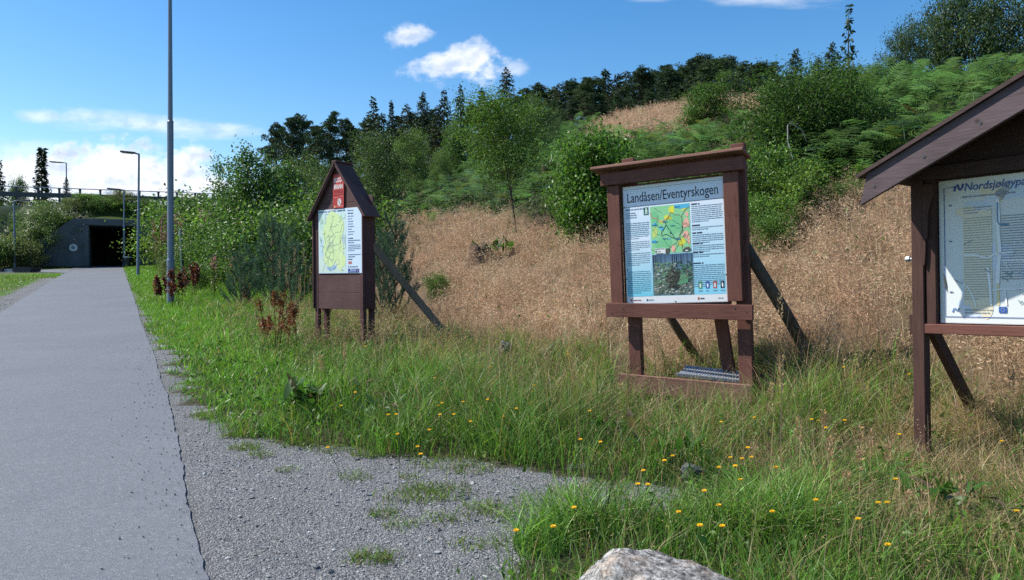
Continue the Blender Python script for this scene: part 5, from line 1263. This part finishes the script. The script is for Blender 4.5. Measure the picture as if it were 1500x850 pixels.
for (x0, x1, y0, y1, dens, ns, ww, cl) in [(-1, 9, 4.5, 10, 300, 16, 1.0, 26), (-4, 12, 10, 17, 210, 12, 1.35, 26), (-8, 14, 17, 26, 110, 8, 2.1, 20), (-10, 14, 26, 36, 60, 8, 3.0, 12), (-6, 22, 36, 64, 36, 7, 4.6, 6)]:
    # stems stand in tussocks
    X, Y, Z, zz = scatter(x0, x1, y0, y1, dens / cl, r, (4,)); m_ = len(X)
    size_ = r.uniform(.6, 1.45, m_); cnt = np.maximum(3, (cl * size_ * r.uniform(.5, 1.4, m_)).astype(int)); own = np.repeat(np.arange(m_), cnt)
    tone = r.normal(size=m_); hgt_ = np.clip(.82 + .30 * r.normal(size=m_), .35, 1.5)
    ang = r.uniform(0, 6.28, len(own)); rad_ = .17 * size_[own] * np.sqrt(r.random(len(own))) * (1 + .02 * cl)
    X = X[own] + rad_ * np.cos(ang); Y = Y[own] + rad_ * np.sin(ang); Z = ground(X, Y); tone = tone[own]; hgt_ = hgt_[own]; n = len(X)
    pt = np.clip(.6 * patch(X, Y, .9, 1.0) + .6 * patch(X, Y, 3.1, .2), -1, 1)
    kk = r.random(n) < .75 + .5 * pt; X, Y, Z, pt, tone, hgt_ = X[kk], Y[kk], Z[kk], pt[kk], tone[kk], hgt_[kk]; n = len(X)
    mixv = np.clip(.5 + .3 * pt + .33 * tone + .15 * r.normal(size=n), 0, 1)[:, None]
    C = SR * (1 - mixv) + np.where(r.random((n, 1)) < .4, SY, ST) * mixv
    C = (C * (1 + .15 * r.normal(size=(n, 1)))).clip(.05, .8)
    g_ = (r.random(n) < .05); C[g_] = (.13, .15, .05)
    h = (.68 + .12 * pt) * hgt_ * r.uniform(.7, 1.2, n)
    parts += straw(X, Y, Z - .02, h, r, r.uniform(.003, .005, n) * ww, ns, np.full(n, .036) * (.62 + .5 * ww), C)
    # dense basal blades
    k = r.random(n) < .9; m = k.sum()
    parts.append(blades(np.stack([X[k] + r.normal(size=m) * .1, Y[k] + r.normal(size=m) * .1, Z[k] - .02], -1), h[k] * .75, r.uniform(.004, .008, m) * ww, r.uniform(.3, 1.2, m), (C[k] * .92).clip(.03, .6), 2, r))
# straw thinly mixed into the green grass
for (x0, x1, y0, y1, dens, zs) in [(-4.5, 6.5, 2.8, 7.5, 34, (3,)), (-6, 6.5, 7.5, 14, 40, (3,)), (-10, -1, 11, 19, 26, (2, 3))]:
    X, Y, Z, zz = scatter(x0, x1, y0, y1, dens, r, zs); u, v = uv(X, Y)
    k = r.random(len(X)) < np.clip((u - .7) / 2.6, .05, 1); X, Y, Z = X[k], Y[k], Z[k]; n = len(X)
    parts += straw(X, Y, Z, r.uniform(.38, .72, n), r, r.uniform(.0025, .004, n) * np.clip(Y / 7, .8, 2), 12, np.full(n, .024) * np.clip(Y / 8, .8, 1.8), jit((.40, .29, .16), n, r, .2))
# tall single stalks near the camera
for x, y, top in [(1141, 690, 400), (1143, 700, 520), (1128, 720, 560), (1215, 760, 640), (1262, 700, 625), (1275, 720, 628), (1240, 790, 690), (1170, 740, 610), (1258, 770, 655), (1205, 700, 600), (1300, 760, 640), (1350, 640, 470), (470, 600, 520), (505, 590, 500), (432, 480, 360), (445, 470, 352), (420, 490, 385), (455, 480, 390), (410, 470, 375), (440, 500, 400), (462, 500, 420), (560, 560, 440), (680, 560, 470), (1330, 800, 720), (1410, 790, 700), (1450, 700, 560), (1480, 690, 540)]:
    X, Y = pix(x, y); z = gz(X, Y); h = (y - top) / FPX * Y
    n = 1; ax = np.array([X]); ay = np.array([Y]); az_ = np.array([z])
    parts.append(blades(np.array([[X, Y, z]]), np.array([h]), np.array([.009]), np.array([.06]), np.array([[.46, .33, .18]]), 4, r))
    m = 90; t = r.uniform(.70, 1.0, m); a = r.uniform(0, 6.28, m)
    Q = np.stack([X + np.cos(a) * .011, Y + np.sin(a) * .011, z + h * t * .985], -1)
    parts.append(leaves(Q, r.uniform(.016, .034, m), jit((.44, .31, .17), m, r, .2), r, .1, .35, np.stack([np.cos(a) * .5, np.sin(a) * .5, np.full(m, 1.0)], -1) * 1.5, .02))
# grey-green and dark weeds inside the straw
tag(mesh_np('dry_grass', parts, MAT['dry']), kind='stuff')

# bracken on the slope
def frond(r, L, col, npair=13):
    t = np.linspace(.22, .97, npair)
    arch = r.uniform(.35, .8)
    mid = np.stack([L * t * (1 - .25 * arch * t), 0 * t, L * (.95 * t - arch * t ** 2) * .85], -1)
    V, F, C = [], [], []
    q = np.linspace(0, 1, 6); m = np.stack([L * q * (1 - .25 * arch * q), 0 * q, L * (.95 * q - arch * q ** 2) * .85], -1)
    w = .006 + .004 * (1 - q); 
    V.append(np.stack([m + np.outer(w, [0, 1, 0]), m - np.outer(w, [0, 1, 0])], 1).reshape(-1, 3)); i = np.arange(5) * 2; F.append(np.stack([i, i + 1, i + 3, i + 2], -1)); o = 12
    for sd in (-1, 1):
        ln = L * .34 * np.sin(np.pi * np.clip(1 - t, .06, 1) ** .8 * .62 + .15) * (1.0) * r.uniform(.85, 1.1, npair)
        sw = .28
        for k in range(npair):
            d = np.array([sw, sd * .95, -.10 + .1 * r.normal()]); d /= np.linalg.norm(d); 
            f = np.array([.9, -sd * sw, -.1]); wd = L * .034 * (1.15 - .4 * t[k])
            p0 = mid[k]; p1 = p0 + d * ln[k] * .5; p2 = p0 + d * ln[k] + np.array([0, 0, -.05 * ln[k]])
            V.append(np.array([p0 - f * wd * .5, p0 + f * wd * .5, p1 + f * wd * .55, p1 - f * wd * .55, p2])); F.append(np.array([[o, o + 1, o + 2, o + 3]])); F3.append((o + 3, o + 2, o + 4)) if False else F.append(np.array([[o + 3, o + 2, o + 4, o + 4]]))
            o += 5
    return np.concatenate(V), np.concatenate(F)
FR = []
for k in range(6):
    V, F = frond(np.random.default_rng(200 + k), 1.0, None)
    q4 = F[F[:, 2] != F[:, 3]]; q3 = F[F[:, 2] == F[:, 3]][:, :3]
    FR.append((V, q4, q3))
def fronds(X, Y, Z, az, s, tilt, col, r):
    out = []
    kind = r.integers(0, len(FR), len(X))
    for k, (V, q4, q3) in enumerate(FR):
        sel = np.where(kind == k)[0]
        if not len(sel): continue
        c, n_ = np.cos(az[sel])[:, None], np.sin(az[sel])[:, None]
        ct, st = np.cos(tilt[sel])[:, None], np.sin(tilt[sel])[:, None]
        v = V[None] * s[sel][:, None, None]
        x = v[..., 0] * ct - v[..., 2] * st; z = v[..., 0] * st + v[..., 2] * ct; y = v[..., 1]
        W_ = np.stack([X[sel][:, None] + c * x - n_ * y, Y[sel][:, None] + n_ * x + c * y, Z[sel][:, None] + z], -1)
        off = (np.arange(len(sel)) * len(V))[:, None, None]
        C = np.repeat(col[sel], len(V), 0)
        A = W_.reshape(-1, 3)
        out.append((A, (q4[None] + off).reshape(-1, 4), C))
        out.append((A, (q3[None] + off).reshape(-1, 3), C))
    return out
parts = []
for (x0, x1, y0, y1, dens) in [(3, 16, 8, 20, 30), (-6, 18, 20, 32, 14), (-10, 26, 32, 60, 5)]:
    X, Y, Z, zz = scatter(x0, x1, y0, y1, dens, r, (5,), 60)
    gap = patch(X, Y, .8, 3.0); k = (r.random(len(X)) < .75 + .4 * gap); X, Y, Z = X[k], Y[k], Z[k]
    n = len(X)
    C = jit((.092, .172, .082), n, r, .38, .06); yl = r.random(n) < .05; C[yl] = jit((.11, .15, .035), int(yl.sum()), r, .2); bn = r.random(n) < .004; C[bn] = (.16, .08, .035)
    big = np.where(Y > 32, 1.5, np.where(Y > 20, 1.25, 1.0))
    parts += fronds(X, Y, Z + r.uniform(.15, .75, n), r.uniform(0, 6.28, n), r.uniform(.55, .98, n) * big, r.uniform(-.25, .45, n), C, r)
# the lower fringe, where single plants lean out over the straw
for x, y, n in [(620, 318, 9), (645, 305, 10), (690, 300, 9), (1150, 300, 9), (1205, 290, 12), (1255, 280, 10), (1125, 325, 9), (1180, 320, 8), (720, 310, 8), (805, 320, 8), (985, 350, 6), (1290, 275, 8), (630, 330, 6)]:
    cx, cy = pix(x, y); X = cx + r.normal(size=n) * .12; Y = cy + r.normal(size=n) * .12
    parts += fronds(X, Y, ground(X, Y), r.uniform(0, 6.28, n), r.uniform(.5, .85, n), r.uniform(.2, .8, n), jit((.080, .155, .055), n, r, .25), r)
tag(mesh_np('bracken', parts, MAT['veg']), kind='stuff')

# low leafy weeds between the bracken and through the verge
parts = []
for (x0, x1, y0, y1, dens, zs, sz, col, hh) in [(2, 18, 8, 22, 120, (5,), .06, (.042, .082, .020), .55), (-8, 20, 22, 40, 90, (5,), .10, (.042, .082, .020), .6), (-5, 7, 3, 14, 170, (3,), .05, (.085, .17, .030), .24), (-22, -4, 12, 45, 26, (4, 5), .13, (.052, .10, .026), .5), (-10, 9, 9, 30, 16, (4,), .075, (.10, .16, .04), .6)]:
    X, Y, Z, zz = scatter(x0, x1, y0, y1, dens, r, zs, 60); n = len(X)
    k = patch(X, Y, 1.4, .6) > (-.4 if zs != (4,) else .38); X, Y, Z = X[k], Y[k], Z[k]; n = len(X)
    parts.append(leaves(np.stack([X, Y, Z + hh * r.random(n)], -1), sz * r.uniform(.6, 1.5, n), jit(col, n, r, .28), r, .6, .5))
tag(mesh_np('leafy_weeds', parts, MAT['veg']), kind='stuff')

# weeds and grass on the road bank
n = 9000; U = r.uniform(-60, 30, n); Vv = V0 + .25 + r.random(n) * 7.5; Vv = np.where(np.abs(U + .6) > 6.4, Vv - 1.8, Vv)
hb = bank(U, Vv); X, Y = xy(U, Vv); Z = np.maximum(ground(X, Y) - .3, ZF - .15 + hb); k = (Vv > V0 + .3) | (np.abs(U + .6) > 6); X, Y, Z = X[k], Y[k], Z[k]; n = len(X)
bk = [leaves(np.stack([X, Y, Z + .45 * r.random(n)], -1), r.uniform(.18, .42, n), jit((.060, .100, .026), n, r, .3), r, .6, .5),
      blades(np.stack([X + r.normal(size=n) * .2, Y + r.normal(size=n) * .2, Z - .02], -1), r.uniform(.3, .8, n), r.uniform(.03, .06, n), r.uniform(.2, 1, n), jit((.085, .14, .03), n, r, .3), 2, r)]
tag(mesh_np('bank_weeds', bk, MAT['veg']), kind='stuff')

# loose stones on the gravel
parts = []
ico = bmesh.new(); bmesh.ops.create_icosphere(ico, subdivisions=1, radius=1); IV = np.array([v.co[:] for v in ico.verts]); IF = np.array([[v.index for v in f.verts] for f in ico.faces]); ico.free()
for (x0, x1, y0, y1, dens, s0, s1) in [(-3.2, 2.2, 2.6, 7, 520, .004, .012), (-6, 2, 6, 11, 170, .006, .015), (-16, -3, 10, 30, 45, .010, .024), (-3.2, 2.2, 2.6, 9, 22, .012, .024)]:
    X, Y, Z, zz = scatter(x0, x1, y0, y1, dens, r, (1,), 20); n = len(X)
    u, v = uv(X, Y); k = (u > -.13 * np.clip((9.5 - v) / 5.5, 0, 1) + .01) | (u < -3.2); X, Y, Z = X[k], Y[k], Z[k]; n = len(X)
    s = (s0 + (s1 - s0) * r.random(n) ** 2.2)[:, None, None] * r.uniform(.6, 1.25, (n, 1, 3)) * np.array([1, 1, .65])
    a = r.uniform(0, 6.28, n); v = IV[None] * (1 + .28 * r.normal(size=(n, len(IV), 1))) * s
    x = v[..., 0] * np.cos(a)[:, None] - v[..., 1] * np.sin(a)[:, None]; y = v[..., 0] * np.sin(a)[:, None] + v[..., 1] * np.cos(a)[:, None]
    A = np.stack([X[:, None] + x, Y[:, None] + y, Z[:, None] + v[..., 2] + s[..., 2] * .25], -1).reshape(-1, 3)
    F = (IF[None] + (np.arange(n) * len(IV))[:, None, None]).reshape(-1, 3)
    pc = np.array([[.20, .205, .215], [.28, .285, .29], [.14, .145, .15], [.40, .40, .39], [.24, .22, .19]])[r.choice(5, n, p=[.36, .27, .24, .05, .08])]
    parts.append((A, F, np.repeat(pc * r.uniform(.8, 1.2, (n, 1)), len(IV), 0)))
n = 260; Vq = r.uniform(3.5, 14, n); Uq = -.13 * np.clip((9.5 - Vq) / 5.5, 0, 1) - np.abs(r.normal(size=n)) * .22; X, Y = xy(Uq, Vq); Z = ground(X, Y) + .022
s = r.uniform(.003, .008, (n, 1, 1)) * r.uniform(.6, 1.25, (n, 1, 3)); v = IV[None] * (1 + .25 * r.normal(size=(n, len(IV), 1))) * s
parts.append((np.stack([X[:, None] + v[..., 0], Y[:, None] + v[..., 1], Z[:, None] + v[..., 2] + .002], -1).reshape(-1, 3), (IF[None] + (np.arange(n) * len(IV))[:, None, None]).reshape(-1, 3), np.repeat(np.array([[.2, .2, .21]]) * r.uniform(.6, 1.5, (n, 1)), len(IV), 0)))
t = NT('loose_stone'); a = t.n('Attribute'); a.attribute_name = 'col'
MAT['stone'] = t.done(t.bsdf(a.outputs['Color'], .85, .3))
tag(mesh_np('gravel', parts, MAT['stone'], smooth=False), kind='stuff')

# ------------------------------------------------------------------ single plants
def flower_proto(seed, h):
    r = np.random.default_rng(seed); e = bpy.data.objects.new('hawkbit_flower', None)
    bx, by = r.normal(size=2) * .05
    tt = np.linspace(0, 1, 5)[:, None]; pts = np.array([[0, 0, 0]]) * (1 - tt) + np.array([[bx, by, h]]) * tt + np.array([[.03, .01, 0]]) * np.sin(np.pi * tt)
    st = mesh_np('stem', [(*tube_np(pts, .0018, 5)[:2], np.array([.07, .12, .03]))], MAT['grass'], link=False)
    n = 15; a = np.arange(n) * 6.283 / n; parts = []
    for ring, (rad, lift, cc) in enumerate(((.0165, .0, (.80, .54, .012)), (.014, .003, (.80, .48, .010)))):
        P = np.repeat(np.array([[bx, by, h + lift]]), n, 0); d = np.stack([np.cos(a + ring * .2), np.sin(a + ring * .2), np.full(n, .25 + .25 * ring)], -1)
        s_ = np.cross(d, [0, 0, 1.0]); s_ /= np.linalg.norm(s_, axis=1, keepdims=True); w = rad * .20
        V = np.stack([P - s_ * w * .4, P + s_ * w * .4, P + d * rad + s_ * w, P + d * rad - s_ * w], 1).reshape(-1, 3); k = np.arange(n) * 4
        parts.append((V, np.stack([k, k + 1, k + 2, k + 3], -1), np.array(cc)))
    bl = mesh_np('bloom', parts, MAT['grass'], link=False)
    return st, bl
FL = [flower_proto(s, h) for s, h in ((1, .34), (2, .42), (3, .30), (4, .38))]
A_ = [(25, 70), (35, 160), (95, 215), (108, 183), (133, 170), (150, 122), (172, 133), (255, 35), (318, 190), (280, 272), (312, 265), (395, 120), (680, 224), (650, 345), (633, 320), (638, 412), (640, 450), (730, 292), (758, 305), (738, 322), (705, 375), (703, 345), (810, 215), (918, 213), (955, 198), (950, 236), (985, 218), (1000, 218), (1050, 240), (1008, 72), (960, 62), (1195, 92), (1175, 258), (1138, 380), (1085, 463), (1033, 483), (1110, 550), (1215, 170), (1487, 288), (930, 432), (795, 472), (605, 510), (600, 492), (662, 512), (425, 395), (467, 397), (247, 434), (190, 510), (110, 512), (520, 330), (483, 305), (440, 355), (1147, 448), (810, 343), (1480, 447)]
B_ = [(645, 230), (832, 313), (623, 352), (612, 392), (697, 410), (730, 408), (850, 382), (868, 382), (847, 410), (878, 408), (912, 430), (772, 460), (730, 465), (788, 493), (795, 518), (593, 490), (910, 378), (625, 155)]
pts = [(700 + a / 1.875, 500 + b / 1.875) for a, b in A_] + [(180 + a / 1.808, 380 + b / 1.808) for a, b in B_]
for i, (x, y) in enumerate(pts):
    k = i % 4; h = (.34, .42, .30, .38)[k]
    px_g = 0
    X, Y = pix(x, y, h * 1.0)
    lab = 'small yellow hawkbit flower in the near grass around the dock plant' if i < 55 and (x > 960 and y > 600) else ('small yellow hawkbit flower in the green grass before the boards' if x < 960 else 'small yellow hawkbit flower beside the dry straw near the board posts')
    e = empty('hawkbit_flower', (X, Y, gz(X, Y) - .005), lab, 'flower', lab.replace('flower', 'flowers').replace('small ', ''), random.uniform(0, 6.28))
    sc_f = np.clip(Y / 9, .95, 1.15); e.scale = (sc_f, sc_f, 1)
    obj_of('stem', FL[k][0], e); obj_of('bloom', FL[k][1], e)

def big_leaf(r, L, W_, az, el, col):
    n = 7; t = np.linspace(0, 1, n); droop = r.uniform(.3, .9)
    m = np.stack([L * t * np.cos(el), 0 * t, L * (t * np.sin(el) - droop * .5 * t ** 2)], -1)
    w = W_ * np.sin(np.pi * np.clip(t, .02, .98) ** .75) ** .8 * (1 + .12 * np.sin(9 * t)); fold = .35
    V = np.stack([m + np.stack([0 * t, w, w * fold], -1), m, m + np.stack([0 * t, -w, w * fold], -1)], 1).reshape(-1, 3)
    c, s_ = math.cos(az), math.sin(az); V = np.stack([V[:, 0] * c - V[:, 1] * s_, V[:, 0] * s_ + V[:, 1] * c, V[:, 2]], -1)
    i = np.arange(n - 1) * 3
    F = np.concatenate([np.stack([i, i + 1, i + 4, i + 3], -1), np.stack([i + 1, i + 2, i + 5, i + 4], -1)])
    return V, F, np.asarray(col)
def dock(x, y, seed, n, L, label, raise_=.0):
    r = np.random.default_rng(seed); X, Y = pix(x, y)
    e = empty('dock_plant', (X, Y, gz(X, Y)), label, 'plant')
    lv = [big_leaf(r, L * r.uniform(.6, 1.2), L * .135 * r.uniform(.8, 1.2), r.uniform(0, 6.28), r.uniform(.35, 1.3), (.05, .125, .022) if r.random() < .86 else (.14, .11, .07)) for _ in range(n)]
    lv = [(v + r.normal(size=3) * [.13, .13, .0] + [0, 0, .12 + .12 * r.random()], f, np.asarray(c) * r.uniform(.8, 1.25)) for v, f, c in lv]
    mesh_np('leaves', lv, MAT['veg'], e, smooth=True)
    st = [(*tube_np(np.array([[0, 0, 0], [.02, .0, .2], [.03, .02, .36]]), [.008, .006, .004], 6)[:2], np.array([.10, .07, .03]))]
    mesh_np('stem', st, MAT['grass'], e)
dock(450, 612, 1, 44, .27, 'broad leaved dock plant with big dark leaves at the gravel edge near the path')
dock(505, 600, 2, 26, .22, 'dock plant with bright young leaves beside the larger dock')
dock(565, 625, 8, 16, .2, 'small dock plant in the green grass right of the two larger docks')
dock(885, 660, 9, 16, .2, 'small dock plant in the grass left of the gravel tip')
dock(968, 690, 3, 18, .22, 'dock plant with upright leaves at the tip of the gravel')
dock(1385, 770, 4, 14, .24, 'dark leaved dock plant low in the near grass below the roofed board')
dock(735, 375, 6, 12, .55, 'bright leafy weed growing over the old stump')
dock(695, 372, 7, 8, .4, 'purple tinged weed on the left of the old stump')

def sorrel(x, y, top, seed, label, n=3, col=(.17, .060, .030)):
    r = np.random.default_rng(seed); X, Y = pix(x, y); h = (y - top) / FPX * Y
    e = empty('red_dock', (X, Y, gz(X, Y)), label, 'plant'); st = []; P = []; D = []
    for k in range(n):
        bx, by = r.normal(size=2) * .09; lx, ly = r.normal(size=2) * .09 * h; hh = h * r.uniform(.72, 1.0) if k else h
        t = np.linspace(0, 1, 5)[:, None]; st.append((*tube_np(np.array([[bx, by, 0]]) + np.array([[lx, ly, hh]]) * t, .006 * (1.2 - .8 * t[:, 0]), 5)[:2], np.array([.13, .045, .025])))
        for b in range(7):
            tb = r.uniform(.35, .95); a = r.uniform(0, 6.28); L = hh * .30 * (1.1 - tb)
            p0 = np.array([bx + lx * tb, by + ly * tb, hh * tb]); q = r.random((34, 1)); d = np.array([math.cos(a) * .75, math.sin(a) * .75, 1.0])
            P.append(p0 + d * L * q + r.normal(size=(34, 3)) * .016)
        q = r.random((36, 1)); P.append(np.array([bx, by, 0]) + np.array([lx, ly, hh]) * (.4 + .6 * q) + r.normal(size=(36, 3)) * .012)
    P = np.concatenate(P)
    mesh_np('stem', st, MAT['grass'], e)
    mesh_np('seed_head', [leaves(P, r.uniform(.018, .034, len(P)) * np.clip(Y / 10, 1, 2.2), jit(col, len(P), r, .3, .12), r, .2, .7)], MAT['grass'], e)
sorrel(404, 530, 418, 11, 'tall rust red dock in seed standing left of the far board', 4)
sorrel(418, 520, 440, 12, 'shorter rust red dock beside the tall one left of the far board', 3)
sorrel(386, 505, 462, 13, 'small crimson dock at the verge near the tall rust red one', 3, (.22, .03, .03))
sorrel(262, 452, 392, 14, 'dark red dock in seed right behind the foot of the tall lamp post', 5, (.13, .04, .03))
sorrel(238, 445, 402, 15, 'dark red dock in seed left of the tall lamp post foot', 4, (.13, .04, .03))
sorrel(282, 440, 384, 16, 'dark red dock in seed a step right of the tall lamp post', 5, (.14, .045, .03))
sorrel(470, 480, 418, 17, 'reddish dock against the left leg of the far board', 3, (.18, .05, .03))
sorrel(360, 452, 415, 18, 'low reddish dock in front of the low wide young pine', 4, (.18, .06, .04))

def fireweed(x, y, top, Y, seed, label):
    r = np.random.default_rng(seed); X, _ = at(x, Y); z = 1.6 + (HZ - y) / FPX * Y; h = (y - top) / FPX * Y
    z0 = gz(X, Y)
    e = empty('fireweed', (X, Y, z0), label, 'plant'); st = []; P = []; Q = []
    H_ = z + h - z0
    for k in range(4):
        bx, by = r.normal(size=2) * .3; hh = H_ * r.uniform(.85, 1.0)
        st.append((*tube_np(np.array([[bx, by, 0], [bx, by, hh]]), .012, 4)[:2], np.array([.12, .08, .04])))
        n = 60; t = r.uniform(1 - h * .8 / H_, 1, n); P.append(np.stack([bx + r.normal(size=n) * .05, by + r.normal(size=n) * .05, hh * t], -1))
        n = 60; t = r.uniform(.2, .85, n); Q.append(np.stack([bx + r.normal(size=n) * .1, by + r.normal(size=n) * .1, hh * t], -1))
    mesh_np('stem', st, MAT['grass'], e)
    P = np.concatenate(P); Q = np.concatenate(Q)
    mesh_np('blossoms', [leaves(P, r.uniform(.06, .10, len(P)), jit((.34, .16, .20), len(P), r, .2), r, .2, .7)], MAT['grass'], e)
    mesh_np('leaves', [leaves(Q, r.uniform(.12, .2, len(Q)), jit((.09, .11, .035), len(Q), r, .2), r, .2, .25)], MAT['veg'], e)
fireweed(232, 355, 322, 43, 1, 'pink fireweed spikes beside the second lamp')
fireweed(259, 340, 312, 40, 2, 'pink fireweed spikes just right of the tall lamp post')
fireweed(236, 368, 340, 45, 3, 'pink fireweed spikes at the right edge of the underpass')
fireweed(300, 330, 306, 38, 4, 'fading pink fireweed on the bank above the grey marker post')
fireweed(332, 392, 372, 24, 5, 'pale pink seeding fireweed before the low young pine')
fireweed(246, 325, 306, 44, 6, 'pink fireweed spikes left of the tall lamp post')
